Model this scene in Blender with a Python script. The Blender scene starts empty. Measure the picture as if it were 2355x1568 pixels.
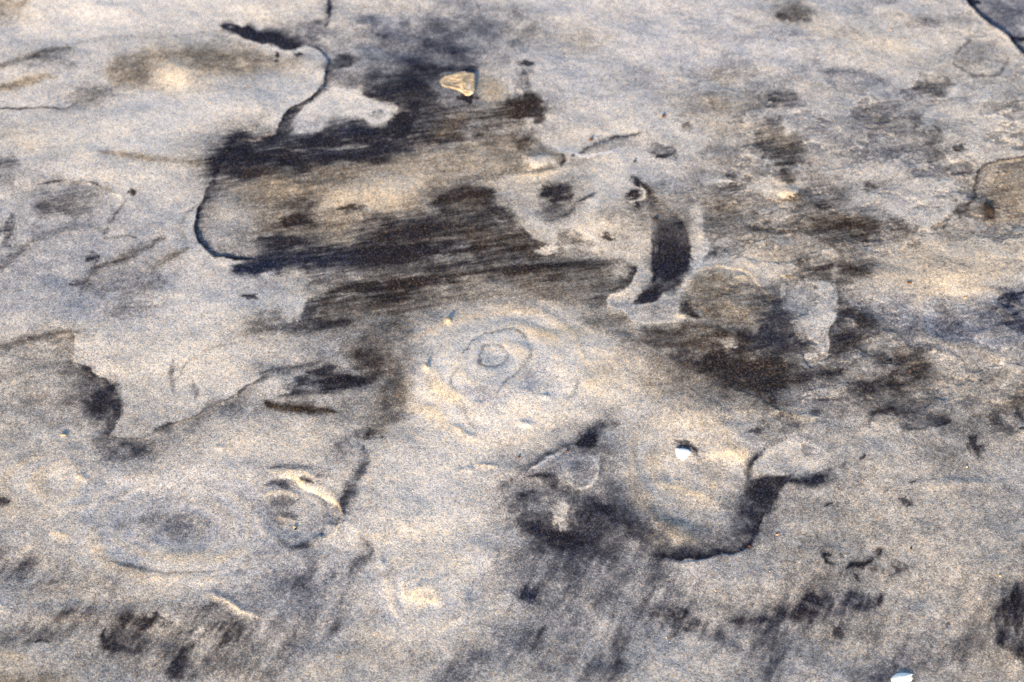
import bpy, math, random
import numpy as np
from mathutils import Vector, Matrix

SC = bpy.context.scene
COL = SC.collection

# ------------------------------------------------------------------ camera
PITCH = math.radians(55.0)          # looking down at the beach
LENS, SENSOR = 50.0, 36.0
DIST = 0.833                        # lens to the sand in the middle of the view
cam_d = bpy.data.cameras.new('camera')
cam_d.lens, cam_d.sensor_width = LENS, SENSOR
cam_d.clip_start, cam_d.clip_end = 0.02, 500.0
cam = bpy.data.objects.new('camera', cam_d)
COL.objects.link(cam)
CAM = Vector((0.0, -DIST * math.cos(PITCH), DIST * math.sin(PITCH)))
cam.location = CAM
cam.rotation_euler = (math.radians(90) - PITCH, 0, 0)
SC.camera = cam
cam_d.dof.use_dof = True
cam_d.dof.focus_distance = 0.775
cam_d.dof.aperture_fstop = 8.0

# ------------------------------------------------------------------ light
SUN_ELEV = math.radians(18.0)
SUN_DIR = Vector((-0.38, -0.92, 0)).normalized()      # towards the sun (low, behind and left of the viewer)
to_sun = Vector((SUN_DIR.x * math.cos(SUN_ELEV), SUN_DIR.y * math.cos(SUN_ELEV), math.sin(SUN_ELEV)))
world = bpy.data.worlds.new('World'); SC.world = world; world.use_nodes = True
wn = world.node_tree.nodes; wl = world.node_tree.links
bg = wn['Background']
sky = wn.new('ShaderNodeTexSky'); sky.sky_type = 'NISHITA'; sky.sun_disc = False
sky.sun_elevation = SUN_ELEV
sky.sun_rotation = math.atan2(to_sun.x, to_sun.y)
sky.air_density, sky.dust_density, sky.ozone_density = 1.0, 1.1, 1.0
wl.new(sky.outputs[0], bg.inputs[0]); bg.inputs[1].default_value = 0.15
sun_d = bpy.data.lights.new('sun', 'SUN'); sun_d.energy = 4.9; sun_d.angle = math.radians(2.0)
sun_d.color = (1.0, 0.755, 0.47)
sun = bpy.data.objects.new('sun', sun_d); COL.objects.link(sun)
sun.rotation_euler = (-to_sun).to_track_quat('-Z', 'Y').to_euler()
vs = SC.view_settings
vs.view_transform = 'Standard'; vs.look = 'None'; vs.exposure = 1.10; vs.gamma = 1.0
vs.use_curve_mapping = False
SC.cycles.use_denoising = False
SC.cycles.max_bounces = 4

# ------------------------------------------------------------------ plan of the beach
# Positions were measured on a 2354 x 1568 plan of the view; G() turns them into metres on the sand.
PW, PH = 2354.0, 1568.0
FPX = LENS / SENSOR * PW
_f = Vector((0, math.cos(PITCH), -math.sin(PITCH)))
_u = Vector((0, math.sin(PITCH), math.cos(PITCH)))

def G(u, v, z=0.0):
    a, b = (u - PW / 2) / FPX, -(v - PH / 2) / FPX
    d = Vector((a, 0, 0)) + _u * b + _f
    t = (z - CAM.z) / d.z
    p = CAM + d * t
    return p.x, p.y

def M(u, v):                        # metres per plan unit there
    x0, y0 = G(u, v); x1, _ = G(u + 1, v)
    return x1 - x0

# ------------------------------------------------------------------ grid of the sand sheet
NX, NY = 1290, 900
xa, xb = G(0, 0)[0] * 1.03, G(PW, 0)[0] * 1.03
ya, yb = G(0, PH + 30)[1], G(0, -25)[1]
gx = np.linspace(xa, xb, NX)
tt = np.linspace(0, 1, NY)
gy = ya + (yb - ya) * (0.83 * tt + 0.17 * tt * tt)
def grow(start, step, n=44, r=1.265):
    s = step * r ** np.arange(1, n + 1)
    return start + np.cumsum(s)
gx = np.concatenate([(-grow(-gx[0], gx[1] - gx[0]))[::-1], gx, grow(gx[-1], gx[-1] - gx[-2])])
gy = np.concatenate([(-grow(-gy[0], gy[1] - gy[0]))[::-1], gy, grow(gy[-1], gy[-1] - gy[-2])])
X, Y = np.meshgrid(gx, gy)
X = X.astype(np.float32); Y = Y.astype(np.float32)
HH, WW = X.shape

# ------------------------------------------------------------------ noise
_rng = np.random.RandomState(11)
_tab = _rng.rand(512, 512).astype(np.float32)
def vnoise(x, y, ox=0):
    xi = np.floor(x); yi = np.floor(y)
    fx = x - xi; fy = y - yi
    fx = fx * fx * fx * (fx * (fx * 6 - 15) + 10); fy = fy * fy * fy * (fy * (fy * 6 - 15) + 10)
    xi = (xi.astype(np.int64) + ox * 37) & 511; yi = (yi.astype(np.int64) + ox * 91) & 511
    x1 = (xi + 1) & 511; y1 = (yi + 1) & 511
    a = _tab[yi, xi]; b = _tab[yi, x1]; c = _tab[y1, xi]; d = _tab[y1, x1]
    return (a * (1 - fx) + b * fx) * (1 - fy) + (c * (1 - fx) + d * fx) * fy
def fbm(x, y, n=4, ox=0, gain=0.5):
    s = 0; a = 1; t = 0
    for i in range(n):
        ca, sa = math.cos(0.6 + i), math.sin(0.6 + i)
        s = s + a * vnoise((x * ca - y * sa) * 2 ** i + 7.3 * i, (x * sa + y * ca) * 2 ** i - 3.1 * i, ox + i)
        t += a; a *= gain
    return s / t
def sstep(a, b, x):
    t = np.clip((x - a) / (b - a), 0, 1)
    return t * t * (3 - 2 * t)

U = 0.000255                         # about one plan unit in metres, mid view
NW1 = fbm(X / (26 * U), Y / (26 * U), 4, 1) - 0.5
NW2 = fbm(X / (26 * U), Y / (26 * U), 4, 5) - 0.5
NB1 = fbm(X / (95 * U), Y / (80 * U), 2, 7) - 0.5
NB2 = fbm(X / (95 * U), Y / (80 * U), 2, 8) - 0.5
NF1 = fbm(X / (6 * U), Y / (6 * U), 2, 33) - 0.5
XW = X + (NW1 * 12 + NB1 * 12 + NF1 * 5) * U               # ragged coordinates for every outline
YW = Y + (NW2 * 12 + NB2 * 12 - NF1 * 4) * U
SOFT = 0.7 + 3.2 * sstep(0.40, 0.72, fbm(X / (60 * U), Y / (50 * U), 3, 37))      # edges crisp here, smoky there
# patchiness: streaks lying along the backwash, and blotches
ca, sa = math.cos(math.radians(11)), math.sin(math.radians(11))
XR, YR = X * ca + Y * sa, -X * sa + Y * ca
STREAK = fbm(XR / (150 * U), YR / (11 * U), 4, 9, 0.6)
BLOTCH = fbm(X / (34 * U), Y / (30 * U), 4, 13, 0.6)
BLOTCH2 = fbm(X / (60 * U) + 5, Y / (48 * U), 5, 43, 0.62)
cb, sb = math.cos(math.radians(62)), math.sin(math.radians(62))
DIAG = fbm((X * cb + Y * sb) / (85 * U), (-X * sb + Y * cb) / (17 * U), 4, 47, 0.6)
LOWER = sstep(G(0, 1200)[1], G(0, 1330)[1], Y)
BLOTCH2 = BLOTCH2 + (0.5 + (DIAG - .5) * 1.25 - BLOTCH2) * LOWER * 0.7
BELT = sstep(G(0, 1020)[1], G(0, 820)[1], Y) * sstep(G(0, 120)[1], G(0, 260)[1], Y)     # where the backwash ran straight
BELT = BELT * (1 - np.exp(-(((X - G(1530, 590)[0]) / (95 * U)) ** 2 + ((Y - G(1530, 590)[1]) / (150 * U)) ** 2) ** 2))
BELT = BELT * (1 - 0.5 * sstep(G(0, 660)[1], G(0, 760)[1], Y))
STREAK = 0.5 + (STREAK - 0.5) * BELT + (BLOTCH2 - 0.5) * (1 - BELT) * 1.1
PATCH = np.clip(0.5 + 1.9 * (0.5 * STREAK + 0.5 * BLOTCH - 0.5), 0, 1)

# ------------------------------------------------------------------ painting of the mineral sand
D = np.zeros_like(X)                # share of dark heavy-mineral grains, plus some painted shade
T = np.zeros_like(X)                # + iron-brown grains and painted sunlight, - slate-grey grains and painted shade
Z = np.zeros_like(X)                # height in metres
K = np.zeros_like(X)                # where outlines stay crisp

def window(pts, pad):
    a = np.array(pts)
    i0, i1 = np.searchsorted(gx, [a[:, 0].min() - pad, a[:, 0].max() + pad])
    j0, j1 = np.searchsorted(gy, [a[:, 1].min() - pad, a[:, 1].max() + pad])
    return slice(max(j0, 0), min(j1 + 1, HH)), slice(max(i0, 0), min(i1 + 1, WW))
def seg_field(px, py, pts, closed=False):
    best = np.full(px.shape, 1e9, np.float32); side = np.zeros(px.shape, np.float32); tpar = np.zeros(px.shape, np.float32)
    n = len(pts); m = n if closed else n - 1
    ln = [math.hypot(pts[(i + 1) % n][0] - pts[i][0], pts[(i + 1) % n][1] - pts[i][1]) for i in range(m)]
    tot = sum(ln) or 1; acc = 0
    for i in range(m):
        x0, y0 = pts[i]; x1, y1 = pts[(i + 1) % n]
        dx, dy = x1 - x0, y1 - y0; L2 = dx * dx + dy * dy + 1e-18
        t = np.clip(((px - x0) * dx + (py - y0) * dy) / L2, 0, 1)
        qx = px - x0 - t * dx; qy = py - y0 - t * dy
        d = qx * qx + qy * qy
        k = d < best
        best = np.where(k, d, best)
        side = np.where(k, dx * qy - dy * qx, side)
        tpar = np.where(k, (acc + t * ln[i]) / tot, tpar)
        acc += ln[i]
    return np.sqrt(best), np.sign(side), tpar
def smooth_pts(pts, it=2, closed=False):
    for _ in range(it):
        q = []; n = len(pts)
        rng = range(n) if closed else range(n - 1)
        if not closed: q.append(pts[0])
        for i in rng:
            a, b = pts[i], pts[(i + 1) % n]
            q.append((a[0] * .75 + b[0] * .25, a[1] * .75 + b[1] * .25))
            q.append((a[0] * .25 + b[0] * .75, a[1] * .25 + b[1] * .75))
        if not closed: q.append(pts[-1])
        pts = q
    return pts
def gp(p): return [G(u, v) for u, v in p]
def pairs(s):
    a = [float(t) for t in s.replace(',', ' ').split()]
    return list(zip(a[::2], a[1::2]))
def mscale(p):
    c = np.array(p).mean(0); return M(c[0], c[1])
def inside(px, py, pts):
    ins = np.zeros(px.shape, bool); n = len(pts)
    for i in range(n):
        x0, y0 = pts[i]; x1, y1 = pts[(i + 1) % n]
        if y0 == y1: continue
        ins ^= ((y0 > py) != (y1 > py)) & (px < (x1 - x0) * (py - y0) / (y1 - y0) + x0)
    return ins
def blend(s, a, d, tint, patch):
    if patch: a = np.clip(a * (1 + 0.7 * patch * (PATCH[s] - 0.5) * 2), 0, 1)
    D[s] += (d - D[s]) * a
    if tint is not None: T[s] += (tint - T[s]) * a

def P(pts, d, soft=8, tint=None, patch=0.25, it=1, rough=1.0):     # a filled patch
    pts = pairs(pts) if isinstance(pts, str) else pts
    if soft >= 8: soft *= 1.3
    m = mscale(pts); w = smooth_pts(gp(pts), it, True); s = window(w, (soft * 4 + 20) * m)
    px = X[s] + (XW[s] - X[s]) * rough; py = Y[s] + (YW[s] - Y[s]) * rough
    dist, _, _ = seg_field(px, py, w, True)
    sd = np.where(inside(px, py, w), -dist, dist)
    sf = soft * m * SOFT[s]
    blend(s, np.clip(0.5 - 0.5 * sd / sf, 0, 1) ** 1.3, d, tint, patch)
    if soft <= 8: K[s] = np.maximum(K[s], .8 * np.exp(-(np.maximum(sd, 0 if soft < 6 else np.abs(sd)) / (8 * m)) ** 2))
def B(x0, y0, x1, y1, d, soft=0.55, tint=None, patch=0.5, ang=0):    # a soft irregular blotch filling a box
    if d > .28: d = min(1, d * 1.18 + .03)
    c = G((x0 + x1) / 2, (y0 + y1) / 2)
    rx = (G(x1, (y0 + y1) / 2)[0] - G(x0, (y0 + y1) / 2)[0]) / 2
    ry = abs(G(x0, y0)[1] - G(x0, y1)[1]) / 2
    R = max(rx, ry)
    s = window([(c[0] - R, c[1] - R), (c[0] + R, c[1] + R)], R * 1.0)
    dx = XW[s] - c[0]; dy = YW[s] - c[1]
    if ang:
        k, l = math.cos(math.radians(ang)), math.sin(math.radians(ang)); dx, dy = dx * k + dy * l, -dx * l + dy * k
    sd = x0 * .37 + y0 * .71
    r = np.sqrt((dx / rx) ** 2 + (dy / ry) ** 2) * 0.92 + (BLOTCH[s] - .5) * 0.5 + (fbm(dx / rx * 1.7 + sd, dy / ry * 1.7 - sd, 4, int(sd) % 50, .6) - .5) * 1.9
    blend(s, sstep(1 + soft * .55, 1 - soft, r), d, tint, patch)
    if rx < 40 * U: K[s] = np.maximum(K[s], .6 * sstep(1.6, 1.0, r))
def L(pts, w, d, tint=None, patch=0.5, taper=1, rough=1.0):                     # a soft line
    pts = pairs(pts) if isinstance(pts, str) else pts
    if d > .28: d = min(1, d * 1.12 + .03)
    m = mscale(pts); q = smooth_pts(gp(pts), 2); s = window(q, w * 2.5 * m + 12 * m)
    px = X[s] + (XW[s] - X[s]) * rough; py = Y[s] + (YW[s] - Y[s]) * rough
    dist, _, t = seg_field(px, py, q)
    ww = w * m * (1 - 0.75 * taper * np.abs(2 * t - 1) ** 3) * 0.62
    blend(s, np.exp(-(dist / ww) ** 2), d, tint, patch)
    if w <= 10: K[s] = np.maximum(K[s], .8 * np.exp(-(dist / (ww * 1.6)) ** 2))
def E(pts, w, d, side=1, tint=None, patch=0.25, sharp=2.0, taper=1, rough=0.8): # edge: crisp on one side, fading over w to the other (+1 = right of travel)
    pts = pairs(pts) if isinstance(pts, str) else pts
    m = mscale(pts); q = smooth_pts(gp(pts), 1); s = window(q, w * 3 * m + 12 * m)
    px = X[s] + (XW[s] - X[s]) * rough; py = Y[s] + (YW[s] - Y[s]) * rough
    dist, sg, t = seg_field(px, py, q)
    sd = -dist * sg * side          # positive on the fading side
    tp = 1 - taper * np.abs(2 * t - 1) ** 5
    a = np.where(sd > 0, np.exp(-sd / (w * m)), np.exp(-(sd / (sharp * m)) ** 2)) * tp
    blend(s, a, d, tint, patch)
    K[s] = np.maximum(K[s], np.exp(-np.abs(sd) / (14 * m)) * tp)

def RIDGE(pts, w, h, taper=1, rough=0.7):                         # height along a line, mm
    w *= 1.5; h *= 0.34
    pts = pairs(pts) if isinstance(pts, str) else pts
    m = mscale(pts); q = smooth_pts(gp(pts), 2); s = window(q, w * 3 * m + 12 * m)
    px = X[s] + (XW[s] - X[s]) * rough; py = Y[s] + (YW[s] - Y[s]) * rough
    dist, _, t = seg_field(px, py, q)
    Z[s] += h * .001 * np.exp(-(dist / (w * m)) ** 2) * (1 - taper * np.abs(2 * t - 1) ** 4)
def STEP(pts, w, h, reach=60, side=1, taper=1, rough=0.8):         # drop of h mm over w at the line, healing over reach on the low side
    h *= 0.6
    pts = pairs(pts) if isinstance(pts, str) else pts
    m = mscale(pts); q = smooth_pts(gp(pts), 2); s = window(q, reach * 3 * m)
    px = X[s] + (XW[s] - X[s]) * rough; py = Y[s] + (YW[s] - Y[s]) * rough
    dist, sg, t = seg_field(px, py, q)
    sd = -dist * sg * side
    tp = 1 - taper * np.abs(2 * t - 1) ** 4
    Z[s] -= h * .001 * sstep(0, w * m, sd) * np.exp(-np.maximum(sd, 0) / (reach * m)) * tp
def BUMP(x0, y0, x1, y1, h, p=2, ang=0):
    h *= 0.7
    c = G((x0 + x1) / 2, (y0 + y1) / 2)
    rx = (G(x1, (y0 + y1) / 2)[0] - G(x0, (y0 + y1) / 2)[0]) / 2
    ry = abs(G(x0, y0)[1] - G(x0, y1)[1]) / 2
    R = max(rx, ry)
    s = window([(c[0] - R, c[1] - R), (c[0] + R, c[1] + R)], R * 1.2)
    dx = X[s] - c[0] + NW1[s] * 8 * U; dy = Y[s] - c[1] + NW2[s] * 8 * U
    if ang:
        k, l = math.cos(math.radians(ang)), math.sin(math.radians(ang)); dx, dy = dx * k + dy * l, -dx * l + dy * k
    r = np.sqrt((dx / rx) ** 2 + (dy / ry) ** 2)
    Z[s] += h * .001 * np.exp(-(r * 1.25) ** p)

def RINGS(cu, cv, ru, rv, lam, amp, ph=0.0, inner=0.0):             # faint concentric terraces left by swirling water
    c = G(cu, cv); rx = (G(cu + ru, cv)[0] - c[0]); ry = abs(G(cu, cv - rv)[1] - G(cu, cv + rv)[1]) / 2
    R = max(rx, ry); s = window([(c[0] - R, c[1] - R), (c[0] + R, c[1] + R)], R * .4)
    dx = X[s] - c[0] + (NB1[s] * 55 + NW1[s] * 9) * U; dy = Y[s] - c[1] + (NB2[s] * 55 + NW2[s] * 9) * U
    r = np.sqrt((dx / rx) ** 2 + (dy / ry) ** 2); w = sstep(1.25, .8, r) * sstep(inner - .15, inner + .1, r)
    ang = np.arctan2(dy, dx); k = 0.55 + 0.45 * np.sin(ang * 2 + ph + 4 * NB1[s])
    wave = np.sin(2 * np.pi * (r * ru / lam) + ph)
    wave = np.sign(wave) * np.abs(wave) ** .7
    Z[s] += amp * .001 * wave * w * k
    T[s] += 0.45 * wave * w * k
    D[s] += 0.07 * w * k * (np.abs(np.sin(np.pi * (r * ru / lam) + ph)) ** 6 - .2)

# base tone everywhere: pale sand with faint clouds, and streaky mineral patches beyond the part measured
CLOUD = fbm(X / (190 * U), Y / (120 * U), 5, 17)
D += 0.14 + 0.30 * (CLOUD - 0.5) + 0.03 * (STREAK - .5) + 0.08 * (BLOTCH - .5)
D += 0.13 * sstep(0.02, -0.14, Y) * (0.55 + 0.45 * sstep(0.0, 0.2, X))      # darker towards the near right
FAR = sstep(0.0, 0.07, np.maximum(np.maximum(X - (xb * .93), -X + (xa * .93)), np.maximum(Y - (yb - .01), (ya + .01) - Y)))
big = fbm(XR / (900 * U) + 3.7, YR / (260 * U) + 1.3, 5, 23)
D += FAR * 0.75 * sstep(0.52, 0.68, big)
T += 0.8 * (fbm(X / (240 * U), Y / (200 * U), 3, 29) - 0.5)
# ---- broad tones first
P('-60 -40 480 -40 760 -20 745 180 640 300 500 330 440 480 430 580 300 420 150 300 -60 280', .10, 50, -.2, patch=.2)
P('1250 -40 2230 -40 2330 110 2200 250 1900 220 1600 260 1300 250 1180 120', .16, 60, -.5, patch=.6)
P('1700 20 2200 60 2300 180 2050 170 1900 120', .07, 40, .2, patch=.3)
P('-60 400 250 420 430 580 420 760 250 780 -60 770', .24, 50, -.5, patch=.6)
P('180 780 420 790 700 770 660 840 540 900 400 950 290 1000 250 900', .11, 24, .1, patch=.3)
P('400 640 560 640 700 640 680 700 560 730 420 760 330 740', .10, 30, -.1, patch=.3)
P('340 1040 500 970 640 960 800 960 830 1010 720 1060 560 1070 400 1090', .11, 26, .2, patch=.3)
P('870 1030 1000 1000 1130 1020 1150 1080 1100 1150 1170 1210 1150 1320 1130 1420 1040 1490 900 1480 850 1390 880 1270 850 1150', .11, 34, -.1, patch=.3)
P('200 1090 420 1060 600 1090 640 1200 600 1320 440 1340 260 1300 190 1200', .20, 40, -.4, patch=.4)
P('1590 430 1700 390 1850 380 1980 420 2020 520 1990 640 1960 760 1860 790 1760 720 1700 600 1620 560', .30, 40, 0, patch=.9)
P('1820 230 1960 260 2150 300 2200 380 2100 420 1980 400 1850 330', .26, 40, -.3, patch=.8)
P('1960 860 2200 850 2354 880 2400 1000 2250 1020 2100 1000', .30, 40, 0, patch=.6)
P('1840 1180 2000 1120 2354 1080 2420 1300 2250 1360 2080 1380 1900 1260', .28, 60, .1, patch=.3)
P('1280 1040 1460 1080 1560 1300 1600 1400 1500 1460 1300 1480 1180 1440 1160 1300 1200 1150', .42, 60, -.5, patch=.5)
P('560 1270 760 1270 840 1300 800 1480 640 1560 520 1560 580 1420', .36, 50, -.6, patch=.5)
P('40 1380 560 1400 600 1500 500 1590 300 1590 200 1500 60 1480', .34, 50, 0, patch=.5)
# ---- upper left: brown backwash veils
P('-40 -20 70 0 55 20 20 42 -40 50', .38, 16, .8)
L('-40 158 0 150 60 132 110 116 170 106', 20, .50, .4)
L('-40 205 0 198 60 183 110 168 132 175', 22, .42, .9)
B(70, 110, 180, 160, .30, .8, -.3)
P('245 175 262 135 330 108 420 97 520 108 590 125 655 150 570 168 480 175 420 190 350 200 285 202', .40, 24, .7)
P('245 175 255 140 300 128 345 150 330 190 280 200', .42, 14, .6)
B(440, 105, 640, 165, .38, .9, .6)
B(368, 138, 455, 192, .04, .5, .5)
L('-20 246 60 248 110 245 150 250 168 238', 7, .58, -.2)
E('130 250 165 240 185 222 230 205 290 192', 22, .45, 1, 0, taper=.6)
B(140, 190, 260, 240, .32, .8)
B(-20, 358, 50, 392, .36)
L('230 348 330 362 450 377 520 388', 18, .30, .6)
L('150 100 240 85 380 80 470 70', 14, .26, -.3)
# ---- grey veil running from the top edge
P('760 -30 800 20 770 60 800 110 900 120 960 60 1010 -10 1080 -30 1180 10 1240 90 1190 150 1100 150 1000 165 880 190 800 200 760 190 752 120 742 60', .30, 30, -.5, patch=.7)
P('885 70 1000 15 1100 25 1150 70 1110 120 1060 155 960 168 925 140', .46, 34, -.6, patch=.6)
B(830, 20, 960, 80, .42, .9, -.9)
B(930, 90, 1080, 165, .52, .9, -.6)
B(1140, 20, 1260, 120, .30, .9, -.2)
L('757 -10 758 20 757 45 745 62', 9, .75, -.5)
# ---- black cluster
P('498 58 512 52 530 49 546 56 556 62 570 53 582 57 594 72 610 64 628 60 645 66 668 78 726 77 712 92 700 98 690 104 674 111 650 110 632 102 588 98 572 92 553 88 545 76 520 70', .96, 4, -.3, patch=.12)
B(518, 55, 542, 66, .55, .4)
B(566, 74, 590, 86, .75, .4)
P('640 64 690 56 748 40 752 70 735 95 700 92 660 80', .58, 10, -.5)
B(632, 115, 643, 124, .85, .4); B(681, 117, 694, 127, .9, .4); B(631, 128, 639, 134, .7, .4)
P('757 160 762 135 775 122 795 120 822 136 808 154 778 160', .92, 6, -.2, patch=.1)
E('700 98 735 110 752 140 753 165 746 190 738 206 715 225 690 240 666 252 650 270 641 290 637 312', 17, .62, -1, -.5, taper=.3)
E('742 195 715 225 690 240 666 252 650 270 640 290 634 316', 20, .86, -1, -.4, taper=.6)
P('735 205 760 180 800 165 850 160 900 165 860 200 800 206 770 200', .50, 14, -.3, patch=.6)
# ---- dark mass above the bay and round the cream shell
P('832 212 845 190 900 170 940 148 985 138 1020 150 1095 148 1098 166 1070 162 1018 176 1012 202 1002 240 995 268 960 275 918 268 915 246 886 243 868 232 850 232', .80, 9, -.2, patch=.4)
P('930 200 1000 180 1008 230 990 262 940 262 920 240', .85, 12, -.1, patch=.4)
P('1036 154 1098 150 1102 166 1036 163', .80, 6, -.5)  # dark sand plus the cream shell's cast shadow, painted behind it
P('1008 175 1100 168 1160 185 1165 238 1100 262 1010 258', .34, 10, -.2)
P('1098 172 1155 186 1160 236 1110 240 1096 215', .14, 9, .7)
B(1056, 218, 1092, 244, .92, .5, .1, .1)  # shade under the cream shell's overhanging corner, painted dark
# ---- pale bay
P('716 228 765 194 785 206 830 204 836 224 868 236 886 246 919 246 918 266 904 281 880 291 850 287 828 277 790 277 762 284 740 294 716 316 688 316 668 292 680 266 700 242', .10, 5, 0, patch=.1)
P('672 290 685 268 720 262 760 275 735 298 716 318 690 318', .26, 12, -.8)
B(850, 255, 880, 272, .3, .6)
# ---- the big scour: upper black lobe
P('528 322 545 314 560 315 590 318 620 306 638 294 648 312 690 328 735 297 770 284 830 277 850 291 890 291 920 262 940 270 962 262 1000 255 1060 262 1100 262 1160 242 1200 225 1236 230 1240 246 1215 268 1178 286 1110 320 1030 336 960 352 900 366 850 380 760 392 700 402 640 410 560 416 505 418 494 398 506 372 514 350 524 336', .76, 11, -.2, patch=.5)
P('1040 262 1160 244 1236 232 1232 254 1180 282 1100 312 1030 326 980 320', .62, 16, .5, patch=.5)
B(1060, 276, 1106, 326, .34, .7, -.1)
E('496 404 506 372 514 350 526 330 545 314 590 318', 26, .97, -1, -.4, sharp=3, taper=.3, rough=1.4)
P('510 400 500 385 512 345 532 320 562 316 575 340 560 380 540 410', .95, 8, -.2, patch=.2)
P('670 355 760 360 890 362 905 374 830 384 700 388 640 376', .97, 9, -.1, patch=.2)
P('560 385 640 378 720 390 700 402 590 412 545 408', .92, 9, .1, patch=.3)
L('690 332 740 325 800 333', 18, .97); P('696 318 750 312 800 326 790 342 700 340', .95, 9, -.2, patch=.2)
B(896, 258, 948, 318, .93, .6, -.2, .3)
L('590 345 640 340 700 352 790 345 890 338', 10, .42, -.2, .5)
L('690 360 780 352 900 345', 7, .40, -.4, .4)
L('560 330 600 328 640 322', 9, .60, -.3)
P('640 295 662 270 672 310 690 330 650 325 636 318', .80, 8, -.4, patch=.3)
B(760, 285, 870, 318, .72, .6, -.6)
E('690 345 780 350 860 342 930 318', 14, .85, 1, -.4)
# ---- interior of the scour
P('590 425 700 405 850 386 960 356 1060 335 1180 300 1215 290 1240 330 1270 350 1180 392 1150 425 1060 425 990 440 960 465 1000 500 880 510 820 520 812 545 780 568 700 575 600 570 580 520', .42, 14, .5, patch=.6)
P('560 424 640 412 720 400 850 386 905 372 950 384 860 408 760 425 640 432', .60, 10, .5, patch=.5)
P('760 430 830 410 930 392 1000 396 980 440 950 470 900 490 820 498 760 490 740 455', .13, 22, .7, patch=.3)
P('860 415 940 398 985 410 970 440 900 460', .05, 18, .5, patch=.2)
P('1000 380 1100 355 1180 345 1230 350 1180 392 1080 398', .24, 14, .7)
P('600 425 690 425 700 455 640 470 595 455', .34, 14, .7)
P('622 470 700 440 740 470 720 505 650 520 600 500', .62, 18, .3, patch=.7)
B(640, 494, 716, 516, .80, .6, .1); B(780, 474, 845, 492, .55, .6, .2)
P('705 540 760 525 815 528 812 552 770 568 715 568', .27, 12, .4, patch=.4)
B(588, 538, 700, 576, .78, .6, -.2)
# ---- long black belly
P('560 592 600 575 700 572 788 565 818 548 812 528 828 516 888 508 1013 499 975 462 1000 444 1088 424 1140 428 1138 452 1160 468 1195 500 1240 560 1290 590 1177 606 1088 611 963 609 838 617 743 627 728 619 663 614 613 611 566 612', .80, 15, -.1, patch=.5)
P('830 520 900 512 1000 502 1060 530 1000 560 900 575 840 560 818 545', .95, 14, .1, patch=.3)
P('840 560 960 545 1000 590 900 606 800 606 780 585', .93, 14, 0, patch=.3)
P('600 580 700 578 800 580 800 600 700 606 600 604', .90, 9, -.9, patch=.3)
P('1010 450 1090 432 1140 440 1130 480 1060 490 1010 480', .74, 14, .4, patch=.6)
P('1060 500 1177 490 1230 560 1177 590 1080 590', .66, 20, .4, patch=.8)
P('1177 530 1290 560 1310 598 1180 600', .70, 12, .3, patch=.6)
B(1140, 500, 1180, 520, .45, .6, .3); L('1135 500 1150 508 1168 510', 5, .2, .3)
L('840 535 900 540 980 532 1080 520', 8, .97); L('980 470 1050 452 1140 440', 9, .85, .3)
L('880 590 960 585 1060 575 1160 560', 9, .90, .1); L('900 560 990 550 1100 545', 7, .55, .4)
# rim of the scour: crisp arc, shade of its wall painted dark
P('470 462 500 430 560 440 590 470 580 530 590 575 560 588 500 586 465 560 452 520', .20, 10, -.1, patch=.2)
P('500 430 560 424 600 440 596 480 560 470 520 450', .36, 16, .5, patch=.4)
E('502 396 490 412 477 425 470 445 464 467', 30, .62, -1, -.1, taper=.4)
E('470 458 456 480 449 505 447 532 456 558 475 576 495 588 525 594 600 593', 10, .90, -1, -.4, taper=.5, sharp=2.5)
E('456 558 475 576 495 588 525 594 600 593', 26, .55, -1, -.5, taper=.6)
L('446 474 422 498 408 525 418 552 426 570', 13, .34, 0)
L('490 588 530 593 600 594', 6, .90, -.4)
P('526 608 560 600 620 598 700 606 728 618 690 618 660 612 640 622 600 626 580 632 560 622 530 624', .92, 5, -.9, patch=.3)
B(552, 674, 592, 690, .50)
# ---- lower belly streaks
P('838 612 975 606 1100 612 1060 634 940 638 838 644', .38, 9, .1, patch=.5)
P('716 660 753 672 778 648 838 641 938 636 1013 631 1177 617 1300 602 1400 596 1452 603 1462 622 1448 652 1407 668 1300 660 1177 650 1063 670 963 678 900 706 813 694 740 712 706 730 690 720', .78, 8, .25, patch=.5)
P('1180 622 1300 608 1400 604 1440 622 1430 648 1390 662 1280 668 1170 668', .54, 12, .4, patch=.5)
L('1100 632 1177 618 1297 605 1402 598 1452 605 1461 624 1446 654 1405 668', 14, .80, .2, .3, taper=.4)
L('753 674 790 655 850 648 930 644 1020 640', 15, .88, .2)
L('820 668 900 655 1000 652 1100 648', 10, .82, .3)
L('900 690 980 684 1080 676', 12, .72, .4)
P('703 690 760 680 860 690 920 690 1050 672 1180 660 1300 668 1400 690 1350 704 1240 690 1130 692 1020 706 960 740 940 790 880 790 830 770 760 760 690 768 600 770 560 765 620 740 690 730', .56, 16, .3, patch=.5)
P('1020 672 1180 656 1320 666 1380 690 1300 698 1180 690 1080 696', .44, 18, .4, patch=.4)
L('740 752 775 740 805 740', 18, .95, .1, .2)
P('668 760 690 742 743 735 760 750 740 762 690 772', .68, 9, -.3, patch=.4)
P('700 690 720 676 730 700 712 735 700 760 690 740', .66, 7, -.2, patch=.3)
P('1352 668 1404 660 1400 700 1370 708 1340 704', .62, 10, 0, patch=.5)
B(590, 715, 672, 768, .40); B(640, 690, 690, 735, .16, .5)
P('820 770 850 752 880 762 870 800 830 800', .74, 12, 0, patch=.5)
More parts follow.
